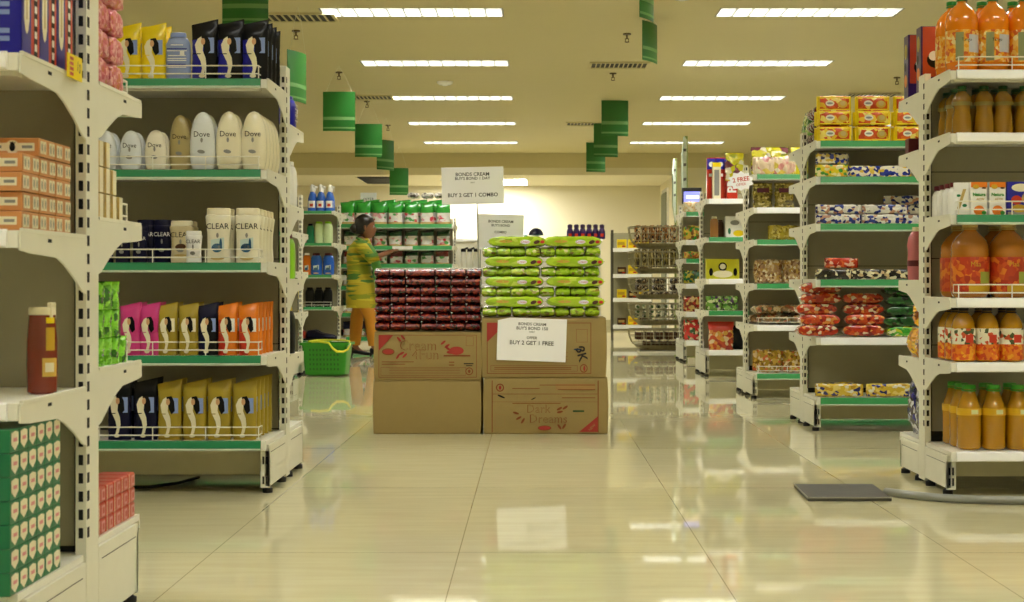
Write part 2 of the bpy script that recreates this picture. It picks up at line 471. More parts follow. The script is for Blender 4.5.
def gondola(label, X0, X1, yf, yu, yb, zf, zb, ztop, fstrip, bstrip, fwire=(), bwire=(), group=None, lip=.028):
    dx = 1 if X1 > X0 else -1
    root = empty('shelving_rack', (0, 0, 0)); tag(root, label, 'shelving rack', group)
    upright(X0, dx, yu, ztop, root); upright(X1, -dx, yu, ztop, root, False)
    a, b = min(X0, X1) + .031, max(X0, X1) - .031
    p = MB(); z = .17
    while z < ztop - .02:
        z2 = min(z + .285, ztop - .01); p.box(a, b, yu - .011, yu + .011, z + .0015, z2 - .0015, m_panel); z = z2
    p.box(a, b, yu - .008, yu + .008, .05, ztop - .02, m_slot)
    p.build('back_panel', root)
    for i, z in enumerate(zf): shelf_part(root, X0, X1, yf, yu, z, -1, fstrip[i % len(fstrip)], i in fwire, i == 0, lip)
    for i, z in enumerate(zb): shelf_part(root, X0, X1, yb, yu, z, 1, bstrip[i % len(bstrip)], i in bwire, i == 0, lip)
    # base side plates, kick plates, feet
    for sgn, ye, zz in ((-1, yf, zf[0]), (1, yb, zb[0])):
        y0, y1 = sorted((ye - sgn*.035, yu + sgn*.042))
        for (xa, xb, d) in ((X0, X0 + dx*.014, dx), (X1 - dx*.014, X1, -dx)):
            pl = MB().box(min(xa, xb), max(xa, xb), y0, y1, .022, zz - .014, m_bracket)
            yy = y0 if sgn < 0 else y1
            xp = (xa, xa + dx*.028) if xa == X0 else (xb, xb - dx*.028)
            pl.box(min(xp), max(xp), min(yy, yy - sgn*.012), max(yy, yy - sgn*.012), .018, zz - .032, m_bracket)
            if sgn < 0:
                for q in (.008, .019):
                    xx = xp[0] + (1 if xp[1] > xp[0] else -1)*q
                    for zq in (.03, zz - .075): pl.box(xx - .003, xx + .003, yy - .0008, yy + .0005, zq, zq + .024, m_slot)
            xq = X0 if xa == X0 else X1
            pl.box(xq - .0007, xq + .0007, y0 + .02, y1 - .02, zz - .040, zz - .0385, m_slot)
            ob = pl.build('base_side_plate', root, bevel=.0015)
            for q in (y0 + .03, y1 - .03): MB().lathe([(0, .016), (.014, .016), (.018, .008), (.024, .008)], m_rubber, 12, cx=(min(xa, xb) + max(xa, xb))/2 + (0.004 if d > 0 else -.004), cy=q).build('foot', ob)
        yk = ye - sgn*.16
        MB().box(a, b, yk - .004, yk + .004, .045, zz - .014, m_kick).build('kick_plate', root)
    return root

W, G, G2_ = m_white, m_green, m_green2
gondola('nearest left cream shelving rack with orange soap and toothpaste boxes', -.82, -2.3, 2.465, 2.87, 3.235, [.160, .465, .742, 1.026], [.175, .494, .779, 1.035], 1.376, [W], [m_shelf], (), (1, 2, 3), 'cream shelving racks')
G2Z = [.167, .432, .721, 1.010, 1.293]
gondola('second left shelving rack with shampoo bottles and green price strips', -.828, -2.7, 4.80, 5.20, 5.56, G2Z, [.165, .412, .67, .922, 1.195], 1.385, [G], [m_shelf], (0, 1, 2, 3, 4), (), 'cream shelving racks')
gondola('third left rack mostly hidden behind the shampoo rack', -1.68, -3.4, 10.75, 11.2, 11.5, [.165, .45, .74, 1.02], [.165, .45, .74, 1.02], 1.3, [G2_], [m_shelf], (), (), 'cream shelving racks')
G3Z = [.162, .456, .734, 1.01, 1.289]
gondola('fourth left rack with blue spray bottles behind the green basket', -1.735, -3.6, 13.4, 13.85, 14.3, G3Z, G3Z, 1.36, [G2_], [m_shelf], (1,), (), 'cream shelving racks')
G4Z = [.107, .356, .635, .863, 1.05, 1.277]
gondola('far rack of green washing powder bags behind the walking woman', -.83, -2.9, 16.0, 16.4, 16.75, G4Z, G4Z, 1.36, [G2_], [m_shelf], (), (), 'cream shelving racks', lip=.045)
R1Z = [.138, .413, .611, .868, 1.12, 1.314]
gondola('nearest right shelving rack filled with orange juice bottles', 1.28, 2.9, 4.754, 5.10, 5.43, R1Z, [.137, .403, .666, 1.10, 1.29], 1.345, [W, W, W, G, W, W], [m_shelf], (2, 3, 5), (), 'cream shelving racks')
R2Z = [.150, .417, .674, .922, 1.131, 1.29]
gondola('second right shelving rack with orange biscuit packets on top', 1.25, 3.2, 6.85, 7.22, 7.58, R2Z, R2Z, 1.36, [G2_, W, G2_, G2_, G2_, G2_], [m_shelf], (), (), 'cream shelving racks', lip=.032)
R3Z = [.143, .42, .656, .907, 1.09, 1.28]
gondola('third right shelving rack with yellow crisp bags on top', 1.25, 3.2, 8.8, 9.2, 9.58, R3Z, R3Z, 1.36, [G2_, W, G2_, G2_, W, G2_], [m_shelf], (0, 1), (), 'cream shelving racks', lip=.032)
R4Z = [.187, .465, .69, .985, 1.256]
gondola('fourth right shelving rack with tall red boxes on top', 1.213, 3.2, 10.9, 11.3, 11.65, R4Z, R4Z, 1.33, [W, G2_, W, G2_, W], [m_shelf], (), (), 'cream shelving racks', lip=.036)
R5Z = [.18, .42, .656, .865, 1.02, 1.257]
gondola('fifth right shelving rack, the farthest, beside the wire baskets', 1.25, 3.2, 12.9, 13.3, 13.65, R5Z, R5Z, 1.33, [W, W, W, G2_, W, G2_], [m_shelf], (), (), 'cream shelving racks', lip=.04)

#PRODUCTS
# ------------------------------------------------------------------ product shapes
def mapper(kind):
    return {'stand': lambda a, b, c: (b, c, a), 'lie': lambda a, b, c: (a, b, c), 'face': lambda a, b, c: (a, -c, b), 'end': lambda a, b, c: (b, a, c)}[kind]
def bag(Lg, Wd, Th, kind, matf, na=16, nb=20, power=2.6, pin0=True, pin1=True, seal=.03, full=None, wr=.0025, seed=1, tilt=0.0, zig=True):
    """filled wrapper: length Lg runs between the crimped ends. matf(a, th)->material, a 0..1, th angle (3pi/2 = front for stand)"""
    rnd = random.Random(seed); mb = MB(); P = mapper(kind); rr = []
    if full is None: full = kind != 'stand'
    A = [0, seal] + [seal + (1 - 2*seal)*(.5 - .5*cos(pi*i/(na-2)) if full else i/(na-2)) for i in range(1, na-2)] + [1 - seal, 1]
    if not pin0: A[1] = .02
    ph = [rnd.uniform(0, 6.28) for _ in range(4)]
    for a in A:
        u = min(max((a - seal)/(1 - 2*seal), 0), 1)
        t = 1.0
        if pin1: t = min(t, (1 - max(0, (u - .55)/.45)**2.4))
        if pin0: t = min(t, (1 - max(0, (.45 - u)/.45)**2.4))
        t = max(t, 0)**.75
        if full: t = max(0, 1 - abs(2*u - 1)**5)**.42
        hw = Wd/2*((.93 + .07*t) if full else (1 - .05*t))
        ring = []
        for j in range(nb):
            th = 2*pi*j/nb; c, d = cos(th), sin(th)
            bb = hw*math.copysign(abs(c)**(2/power), c)
            cc = max(Th/2*t, .0009)*math.copysign(abs(d)**(2/power), d)
            if t > .05:
                k = wr*(sin(7*a*6.28 + ph[0] + 3*th) + sin(4*th + ph[1] + a*11))*.5*t
                bb += k*cos(th); cc += k*sin(th)
            aa = (a - (.5 if kind != 'stand' else 0))*Lg + tilt*bb*(a**3)
            if kind in ('lie', 'end'): cc += Th/2
            if kind == 'face': bb += Wd/2
            ring.append(P(aa, bb, cc))
        rr.append(ring)
    mb.rings(rr, lambda i, j: matf((A[i] + A[i+1])/2, 2*pi*(j + .5)/nb))
    if kind != 'stand':
        zm = min(v[2] for v in mb.v); mb.v = [(v[0], v[1], v[2] - zm) for v in mb.v]
    return mb

def pal(**k): return {a: mat('pack_' + a, v, .42 if a in ('black', 'navy', 'darkgreen', 'maroon') else .32, coat=.12 if a in ('black', 'navy', 'maroon') else .3, spec=.2 if a in ('black', 'navy') else .4, var=.05) for a, v in k.items()}
PC = pal(yellow='#f2d60c', orange='#e07a14', red='#c8321c', pink='#d23a86', olive='#a8922a', navy='#0c0c2c', blue='#1c1c9a', black='#09090b', cream='#efe7c8', skin='#d8a878', white='#f2f2ee',
         lightblue='#8fa4dc', tan='#c3a865', green='#2f8f2f', lime='#8fd028', darkgreen='#14754a', maroon='#5c1420', purple='#35185c', gold='#c9a227', grey='#8f8f88', brown='#4c2c14', soap_orange='#d8955a', babypink='#e08a90')

def hair_pouch(name, c1, c2, ctop, w=.075, h=.18, seed=1, rect='lightblue', hair='black'):
    """stand-up shampoo pouch: crimped slanted top, printed long-hair profile"""
    def mf(a, th):
        return PC[ctop] if a > .72 else (PC[c1] if cos(th) < 0.0 else PC[c2])
    def b():
        r = empty(name)
        mb = bag(h, w, .036, 'stand', mf, pin0=False, seed=seed, tilt=.22, wr=.001); mb.build('pouch_body', r)
        p = MB(); y = -.0205
        sw = [(-.016,.70),(-.006,.74),(.000,.62),(-.002,.50),(.006,.38),(.008,.26),(.002,.12),(-.010,.06),(-.004,.2),(-.008,.32),(-.020,.46),(-.024,.60)]
        k = w/.075
        p.poly([(x*k, z*h) for x, z in sw], y - .0002, PC['cream'])
        p.poly([(.006*k,.72*h),(.030*k,.72*h),(.030*k,.46*h),(.014*k,.46*h)], y, PC[rect])
        p.poly([(-.006*k,.74*h),(.010*k,.755*h),(.018*k,.66*h),(.020*k,.50*h),(.010*k,.44*h),(.002*k,.52*h),(-.002*k,.62*h)], y - .0004, PC[hair])
        p.disc(-.001*k, .655*h, .006*k, .0105, y - .0006, PC['skin'])
        p.poly([(-.03*k,.44*h),(-.008*k,.44*h),(-.008*k,.455*h),(-.03*k,.455*h)], y - .0005, PC[ctop])
        p.disc(.0, .86*h, .003, .006, y + .0165, PC['white'])
        p.disc(-.004*k, .075*h, .009*k, .006, y - .0006, PC['cream'])
        p.build('printed_front', r, smooth=False)
        return r
    return b

def oval_bottle(name, body, w=.08, d=.04, h=.18, cap=None, text=None, tcol='black', cap_h=.0, style='egg', label=None):
    def b():
        r = empty(name); mb = MB()
        if style == 'egg':      # pointed oval bottle standing on its wide end
            prof = [(0,.36),(.01,.41),(.12,.47),(.30,.50),(.50,.49),(.66,.455),(.78,.40),(.87,.33),(.93,.26),(.97,.18),(.992,.08),(1,.02)]
        elif style == 'waist':
            prof = [(0,.40),(.01,.44),(.10,.45),(.30,.42),(.55,.43),(.75,.48),(.84,.50),(.87,.47),(.875,.44)]
        else:
            prof = [(0,.42),(.012,.47),(.1,.5),(.6,.5),(.78,.47),(.88,.38),(.9,.3)]
        mb.lathe([(z*h, rr*w) for z, rr in prof], PC[body] if isinstance(body, str) else body, 28, sy=d/w, power=2.3)
        mb.build('bottle_body', r, ang=50)
        if style == 'waist': MB().lathe([(.875*h,.43*w),(.88*h,.45*w),(.985*h,.44*w),(1*h,.40*w)], PC[cap or body], 28, sy=d/w, power=2.6).build('cap', r)
        elif style == 'round': MB().lathe([(.9*h,.28*w),(.91*h,.33*w),(.99*h,.31*w),(h,.26*w)], PC[cap or body], 22, sy=d/w).build('cap', r)
        else: MB().lathe([(-.0,.365*w),(.004,.37*w),(.0045,.365*w)], PC['grey'], 28, sy=d/w, power=2.3).build('cap_rim', r)
        t = MB(); y = -d*.5 - .0008
        if text:
            t.text(text, .3*w, 0, y, (.60 if style == 'egg' else .66)*h, PC[tcol], sx=.95)
            t.disc(0, .50*h, .05*w, .008, y, PC['grey'], 8)
            t.disc(-.02*w, .30*h, .15*w, .006, y, PC['grey'], 10, rot=-.15)
        if label == 'wave':
            t.poly([(-.24*w,.24*h),(.24*w,.24*h),(.24*w,.46*h),(-.24*w,.42*h)], y + .0003, mat('label_pale_aqua', '#c9dcd6', .4))
            t.disc(-.02*w, .27*h, .2*w, .014, y, mat('label_deep_blue', '#205a80', .4)); t.disc(.12*w, .33*h, .05*w, .02, y, mat('label_deep_blue', '#205a80', .4))
            t.disc(0, .08*h, .25*w, .005, y, PC['tan'])
        if label == 'leaf':
            t.disc(0, .38*h, .22*w, .010, y, PC['brown'], rot=.1); t.disc(0, .18*h, .25*w, .004, y, PC['tan'])
        if label == 'lines':
            for q, ww in ((.72,.5),(.64,.8),(.6,.8),(.5,.7),(.44,.75),(.4,.75),(.32,.7),(.26,.75)): t.poly([(-ww*w/2,q*h),(ww*w/2,q*h),(ww*w/2,q*h+.003),(-ww*w/2,q*h+.003)], y - .001, PC['blue'] if q in (.64,.32) else PC['white'])
            t.poly([(.12*w,.5*h),(.3*w,.5*h),(.3*w,.6*h),(.12*w,.6*h)], y - .0015, PC['white'])
        if t.f: t.build('printed_label', r, smooth=False)
        return r
    return b

def carton(name, w, d, h, base, fn=None, bev=.0015):
    def b():
        o = MB().box(-w/2, w/2, -d/2, d/2, 0, h, PC[base] if isinstance(base, str) else base).build(name if not fn else 'box', None, bevel=bev, smooth=False)
        if not fn: return o
        r = empty(name); o.parent = r
        p = MB(); fn(p, w, d, h); p.build('print', r, smooth=False); return r
    return b
def side_poly(p, x, pts, m, n=1):
    """print on a face looking to +x (or -x): pts (y,z)"""
    p.face([(x, q[0], q[1]) for q in pts], m)
def rect_side(p, x, y0, y1, z0, z1, m): side_poly(p, x, [(y0,z0),(y1,z0),(y1,z1),(y0,z1)], m)
def rect_front(p, x0, x1, z0, z1, y, m): p.poly([(x0,z0),(x1,z0),(x1,z1),(x0,z1)], y, m)
def disc_side(p, x, cy, cz, ry, rz, m, n=12): side_poly(p, x, [(cy + ry*cos(2*pi*i/n), cz + rz*sin(2*pi*i/n)) for i in range(n)], m)

def row(key, b, pxs, z, y, desc, cat, where, group, depth=1, pitch=.06, extra=None, rz=0, jit=.0, s=None):
    """things side by side on one shelf; every spot takes a file of `depth` things"""
    n = len(pxs)
    for i, px in enumerate(pxs):
        dd = depth if not isinstance(depth, (list, tuple)) else depth[i]
        x0 = X(px, y)
        for k in range(dd):
            pos = ORD[i] + ' from left, ' if n > 1 else ''
            if k == 0: lb, g = '%s, %s%s' % (desc, pos, where), group
            else:
                lb, g = '%s, %s behind the %sone, %s' % (desc, ORD[k-1] if dd > 2 else 'right', (ORD[i] + ' ') if n > 1 else 'front ', where), group
            put(key, b, x0 + random.uniform(-jit, jit), y + k*pitch, z, rz + random.uniform(-.03, .03), lb, cat, g, s=s)

EPS = .0012
# ---------- second left rack, front shelves
SH = ['bottom shelf', 'fourth shelf', 'third shelf', 'second shelf', 'top shelf']
yb = 4.862
row('pouch_yellow', hair_pouch('shampoo_pouch', 'yellow', 'yellow', 'yellow', .080, .176, 3, rect='lightblue'), [129, 154], G2Z[4] + EPS, yb, 'bright yellow shampoo pouch', 'shampoo pouch', 'left rack top', 'yellow shampoo pouches', 2, .07)
row('bottle_lines', oval_bottle('lotion_bottle', mat('bottle_periwinkle', '#8d9fd0', .3, coat=.3), .078, .04, .152, cap='lightblue', style='round', label='lines'), [178.5], G2Z[4] + EPS, yb, 'light blue lotion bottle with text lines', 'lotion bottle', 'between yellow and black pouches', 'lotion bottles')
row('pouch_black', hair_pouch('shampoo_pouch', 'blue', 'black', 'black', .084, .186, 5), [205, 231, 257], G2Z[4] + EPS, yb, 'black and blue shampoo pouch', 'shampoo pouch', 'left rack top', 'black shampoo pouches', [2, 2, 4], .075)
yb = 4.85
row('egg_small_w', oval_bottle('shampoo_bottle', mat('bottle_pearl_blue', '#dfe4e6', .25, coat=.4), .070, .036, .122, text='Dove'), [106, 131], G2Z[3] + .0045 + EPS, yb, 'small pearl white oval shampoo bottle', 'shampoo bottle', 'second shelf', 'small oval shampoo bottles', 2, .06)
row('egg_small_c', oval_bottle('shampoo_bottle', mat('bottle_cream', '#efe9d2', .25, coat=.4), .070, .036, .124, text='Dove'), [156], G2Z[3] + .0045 + EPS, yb, 'small cream oval shampoo bottle', 'shampoo bottle', 'left of the tan bottle', 'small oval shampoo bottles', 2, .06)
row('egg_tan', oval_bottle('shampoo_bottle', mat('bottle_tan', '#bba96f', .3, coat=.4), .070, .038, .176, text='Dove'), [180.5], G2Z[3] + .0045 + EPS, yb + .05, 'tall tan oval shampoo bottle', 'shampoo bottle', 'second shelf', 'tall oval shampoo bottles', 2, .06)
row('egg_white', oval_bottle('shampoo_bottle', mat('bottle_pearl_white', '#dfe3e2', .25, coat=.4), .082, .042, .180, text='Dove'), [203], G2Z[3] + .0045 + EPS, yb, 'tall pearl white oval shampoo bottle', 'shampoo bottle', 'second shelf', 'tall oval shampoo bottles', 2, .06)
row('egg_cream', oval_bottle('shampoo_bottle', mat('bottle_ivory', '#ebe4c6', .25, coat=.4), .082, .042, .182, text='Dove'), [229, 254], G2Z[3] + .0045 + EPS, yb, 'tall ivory oval shampoo bottle', 'shampoo bottle', 'second shelf', 'tall oval shampoo bottles', [2, 5], .062)
row('waist_navy', oval_bottle('shampoo_bottle', 'navy', .052, .03, .115, style='waist', cap='navy', text='CLEAR', tcol='white'), [106, 123, 140], G2Z[2] + EPS, yb, 'short navy shampoo bottle', 'shampoo bottle', 'third shelf', 'short navy shampoo bottles', 1)
row('waist_navy2', oval_bottle('shampoo_bottle', 'navy', .062, .034, .138, style='waist', cap='navy', text='CLEAR', tcol='white'), [146, 163], G2Z[2] + EPS, yb + .07, 'taller navy shampoo bottle', 'shampoo bottle', 'third shelf', 'taller navy shampoo bottles', 2)
row('waist_tan', oval_bottle('shampoo_bottle', mat('bottle_beige', '#d2c49a', .3, coat=.3), .078, .04, .134, style='waist', cap='cream', text='CLEAR', label='leaf'), [182], G2Z[2] + EPS, yb + .045, 'beige shampoo bottle with a brown leaf', 'shampoo bottle', 'third shelf', 'beige shampoo bottles', 2)
row('waist_small', oval_bottle('shampoo_bottle', 'white', .054, .03, .100, style='waist', cap='white', text='CLEAR'), [194], G2Z[2] + EPS, yb - .012, 'small white shampoo bottle', 'shampoo bottle', 'before the beige bottle', 'small white shampoo bottles', 1)
row('waist_white', oval_bottle('shampoo_bottle', mat('bottle_ivory2', '#ece7cf', .28, coat=.4), .085, .042, .172, style='waist', cap='cream', text='CLEAR', label='wave'), [219, 248], G2Z[2] + EPS, yb, 'tall ivory shampoo bottle with blue wave', 'shampoo bottle', 'third shelf', 'tall ivory shampoo bottles', [2, 5], .062)
row('pouch_pink', hair_pouch('shampoo_pouch', 'pink', 'pink', 'pink', .068, .160, 7, rect='pink'), [131, 150], G2Z[1] + EPS, yb, 'magenta pink shampoo pouch', 'shampoo pouch', 'fourth shelf', 'pink shampoo pouches', 2, .07)
row('pouch_olive', hair_pouch('shampoo_pouch', 'olive', 'olive', 'olive', .064, .160, 8, rect='cream'), [168, 189], G2Z[1] + EPS, yb, 'small olive gold shampoo pouch', 'shampoo pouch', 'fourth shelf', 'small olive shampoo pouches', 2, .07)
row('pouch_navy', hair_pouch('shampoo_pouch', 'navy', 'black', 'navy', .066, .160, 9), [208.5], G2Z[1] + EPS, yb, 'small navy shampoo pouch', 'shampoo pouch', 'left of the orange pouches', 'small navy shampoo pouches', 2, .07)
row('pouch_orange', hair_pouch('shampoo_pouch', 'red', 'orange', 'orange', .064, .160, 10, rect='white'), [228, 249], G2Z[1] + EPS, yb, 'orange and red shampoo pouch', 'shampoo pouch', 'fourth shelf', 'orange shampoo pouches', [2, 5], .066)
row('pouch_navy_big', hair_pouch('shampoo_pouch', 'navy', 'navy', 'black', .076, .186, 11), [120, 146], G2Z[0] + EPS, yb, 'large navy shampoo pouch', 'shampoo pouch', 'bottom shelf', 'large navy shampoo pouches', 2, .07)
row('pouch_olive_big', hair_pouch('shampoo_pouch', 'olive', 'olive', 'olive', .077, .182, 12, rect='lightblue'), [170, 195, 219.5, 245], G2Z[0] + EPS, yb, 'large olive shampoo pouch', 'shampoo pouch', 'bottom shelf', 'large olive shampoo pouches', [2, 2, 2, 5], .07)
# things on the far side of the second left rack (only a sliver shows)
xs = -.84 - .05
put('back_blue', oval_bottle('detergent_bottle', 'blue', .08, .06, .12, style='round', cap='blue', label='lines'), -.868, 5.44, 1.195 + EPS, pi/2, 'blue bottle with white print behind the shampoo rack, top back shelf', 'bottle', 'bottles on the back of the shampoo rack')
for i in range(2): put('back_white', oval_bottle('detergent_bottle', 'white', .07, .06, .165, style='round', cap='white'), -.868, 5.36 + .1*i, .922 + EPS, pi/2, 'white bottle on the back of the shampoo rack, %s' % ('nearer', 'farther')[i], 'bottle', 'bottles on the back of the shampoo rack')
put('back_green', oval_bottle('detergent_bottle', 'lime', .08, .06, .16, style='round', cap='maroon'), -.868, 5.42, .67 + EPS, pi/2, 'lime green bottle with dark cap behind the shampoo rack', 'bottle', 'bottles on the back of the shampoo rack')
put('back_black', oval_bottle('detergent_bottle', 'black', .085, .06, .165, style='round', cap='yellow'), -.868, 5.42, .412 + EPS, pi/2, 'black bottle with yellow cap on the low back shelf', 'bottle', 'bottles on the back of the shampoo rack')

# ---------- nearest left rack
def tp_print(p, w, d, h):
    x = w/2 + .0012
    rect_side(p, x, -d/2 + .001, 0, .001, h - .001, PC['blue'])
    rect_side(p, x, 0.001, d/2 - .001, .001, h - .001, PC['red'])
    side_poly(p, x + .0004, [(-d*.40, h), (-d*.40, .06), (-d*.33, .042), (-d*.25, .036), (-d*.17, .042), (-d*.10, .06), (-d*.10, h)], PC['cream'])
    rect_side(p, x + .0007, -d*.29, -d*.21, .06, h, PC['tan'])
    rect_side(p, x + .0004, d*.16, d*.36, .004, h, PC['black'])
    for q in range(9): rect_side(p, x + .0007, d*.19, d*.33, .014 + q*.021, .026 + q*.021, PC['white'])
    rect_front(p, -w*.45, w*.45, 0.002, h*.98, -d/2 - .001, PC['blue'])
    for q in (.10, .16, .30, .36, .42): rect_front(p, -w*.1, w*.2, h*q, h*q + .008, -d/2 - .0016, PC['lightblue'])
    p.disc(w*.25, h*.45, .009, .009, -d/2 - .0018, PC['white'])
    p.disc(-w*.35, .05, .008, .012, -d/2 - .0018, PC['red'])
tp = carton('toothpaste_box', .062, .088, .215, 'blue', tp_print)
for c in range(2):
    for i in range(3):
        put('tp', tp, -.859 - c*.066, 2.54 + i*.092, 1.026 + EPS, 0, 'upright blue and red toothpaste box, %s, %s' % (('outermost column', 'inner column')[c], ('at the shelf front', 'in the middle', 'by the post')[i]), 'toothpaste box', 'upright toothpaste boxes')
def soap_print(p, w, d, h):
    x = w/2 + .0012
    for q in (-.27, .27):
        rect_side(p, x, (q - .18)*d, (q - .01)*d, h*.16, h*.86, PC['cream']); rect_side(p, x, (q + .01)*d, (q + .18)*d, h*.16, h*.86, PC['cream']); disc_side(p, x + .0004, (q - .09)*d, h*.5, .003, h*.24, PC['grey']); disc_side(p, x + .0004, (q + .09)*d, h*.5, .003, h*.24, PC['grey'])
    y = -d/2 - .0012
    rect_front(p, -w*.46, w*.42, h*.28, h*.72, y, PC['cream']); p.disc(0, h*.5, h*.38, h*.38, y - .0004, PC['cream'])
    p.disc(0, h*.48, .005, .007, y - .0008, PC['black']); p.disc(.0, h*.66, .0025, .004, y - .0008, PC['black'])
    p.poly([(-.003,h*.6),(.003,h*.6),(.006,h*.8),(.001,h*.66),(-.004,h*.8)], y - .0009, PC['black'])
    rect_front(p, .016, w*.38, h*.42, h*.58, y - .0006, PC['grey']); rect_front(p, -w*.42, -.018, h*.42, h*.58, y - .0006, PC['grey'])
sb = carton('soap_box', .088, .086, .0305, 'soap_orange', soap_print)
for lv in range(5):
    for i in range(3):
        for c in range(2):
            if lv == 4 and i == 0: continue
            off = (.010 if lv % 2 else 0)
            put('soap', sb, -.870 - c*.092 - (0.004 if lv % 2 else 0), 2.538 + i*.0885 + off, .742 + EPS + lv*.0317, 0,
                'orange soap box in layer %s from the shelf, %s, %s' % (ORD[lv], ('at the front', 'middle deep', 'by the panel')[i], ('outer pile', 'inner pile')[c]), 'soap box', 'orange soap boxes')
def ketchup():
    r = empty('sauce_bottle'); h = .150
    MB().lathe([(0,.022),(.003,.0255),(.05,.0270),(.09,.0262),(.12,.0240),(.136,.0225)], mat('bottle_brick_red', '#7a2410', .25, coat=.5), 28, sy=.8).build('bottle_body', r)
    MB().lathe([(.1365,.0225),(.138,.0235),(.148,.0232),(.150,.0215)], PC['cream'], 28, sy=.8).build('cap', r)
    MB().box(.012, .021, -.012, .012, .125, .158, PC['cream']).build('cap_lid', r, bevel=.002)
    p = MB().patch(.0268, .8, .075, .115, -62, -25, PC['gold']).patch(.0242, .8, .122, .132, -60, -20, PC['yellow'])
    p.patch(.0270, .8, .03, .062, -75, -15, mat('label_pale_gold', '#d6b04a', .4)); p.patch(.0270, .8, .038, .054, -65, -30, PC['cream'], off=.0012)
    p.build('label', r)
    return r
put('ketchup', ketchup, X(43, 2.68), 2.68, .465 + EPS, .0, 'lone brick red sauce bottle with cream cap on the nearest left rack', 'bottle')
def green_print(p, w, d, h):
    x = w/2 + .001
    side_poly(p, x, [(-d*.40, h*.84), (0, h*.92), (d*.40, h*.84), (d*.40, h*.36), (0, h*.08), (-d*.40, h*.36)], PC['cream'])
    rect_side(p, x + .0004, -d*.22, d*.22, h*.46, h*.62, PC['babypink'])
    y = -d/2 - .001
    p.disc(0, h*.52, .022, h*.3, y, PC['gold']); p.disc(0, h*.52, .018, h*.22, y - .0004, PC['darkgreen'])
gb = carton('soap_box', .092, .0425, .0372, 'darkgreen', green_print)
for lv in range(7):
    for i in range(6):
        put('greensoap', gb, -.87 - (.002 if (lv*5 + i) % 3 == 0 else 0), 2.455 + i*.0434 + .006, .160 + EPS + lv*.0378, 0,
            'green soap box, layer %s from the bottom shelf, %s from the front' % (ORD[lv], ORD[i]), 'soap box', 'green soap boxes on the bottom shelf')
# price card on the upper bracket
pc = MB().box(-.8135, -.8115, 2.69, 2.775, 1.018, 1.060, mat('price_card_yellow', '#f6dc00', .4))
for q in range(4): rect_side(pc, -.8110, 2.70, 2.722, 1.022 + q*.009, 1.028 + q*.009, PC['red'])
pc.text('10', .026, -.8108, 2.752, 1.040, PC['brown'], face='+x', rot=-.2)
tag(pc.build('price_card', smooth=False), 'small yellow price card clipped beside the slotted post of nearest rack', 'price card')
# far side of the nearest left rack
pk_pink = pmat('wrap_pink', ['#c8606e', '#e09aa0', '#d87884', '#eab4b0', '#c8606e', '#c87848'], (70, 70, 70), .4, .2)
pinkp = lambda: bag(.098, .12, .054, 'end', lambda a, t: pk_pink, seed=4, power=7, wr=.003, seal=.01).build('sweets_packet')
for lv in range(5):
    for i in range(2):
        put('pinkp', pinkp, -.885, 2.975 + i*.105, 1.035 + EPS + lv*.0545, 0, 'pink printed packet in layer %s up, %s pile, beside the post' % (ORD[lv], ('nearer', 'farther')[i]), 'packet', 'pink packets on the nearest rack')
goldc = mat('pack_sand', '#bda56a', .45); 
def gold_print(p, w, d, h):
    rect_side(p, w/2 + .001, -d*.15, d*.45, .001, h*.99, PC['cream']); rect_side(p, w/2 + .0014, -d*.38, -d*.15, .001, h*.99, PC['gold'])
gold = carton('small_carton', .05, .044, .049, goldc, gold_print)
for lv, n in enumerate((4, 3, 2)):
    for i in range(n): put('goldc', gold, -.848, 2.945 + i*.0465, .779 + EPS + lv*.0505, 0, 'small sand coloured carton, tier %s up, %s from the post' % (ORD[lv], ORD[i]), 'carton', 'sand coloured cartons')
grn = pmat('wrap_lime', ['#5faa1a', '#82d42a', ('#8fe03a', 2), '#6fc020', '#2c6a10'], (40, 60, 40), .25, .5)
gp = lambda: bag(.055, .10, .044, 'stand', lambda a, t: grn, pin0=False, seed=6, wr=.002).build('small_pouch')
for lv, n in enumerate((5, 4, 4)):
    for i in range(n): put('gp', gp, -.882, 2.957 + i*.0545, .494 + EPS + lv*.0555, pi/2*0 + .0, 'lime green small pouch, tier %s up, %s from the post' % (ORD[lv], ORD[i]), 'pouch', 'lime green pouches', s=(.9, 1.15, 1))
def redc_print(p, w, d, h):
    x = w/2 + .001
    rect_side(p, x, -d*.1, d*.35, h*.15, h*.85, PC['babypink']); rect_side(p, x + .0004, 0, d*.25, h*.3, h*.7, PC['red']); rect_side(p, x, -d*.46, -d*.40, 0, h, PC['cream'])
redc = carton('red_box', .07, .0505, .0255, mat('pack_tomato', '#c8402a', .35, coat=.3), redc_print, bev=.003)
for lv in range(3):
    for i in range(5): put('rp', redc, -.858, 2.960 + i*.0545, .175 + EPS + lv*.0305, 0, 'red printed small box, layer %s up, %s from the post, lowest back shelf' % (ORD[lv], ORD[i]), 'box', 'red boxes on the nearest rack', s=(1, 1.04, 1.16))

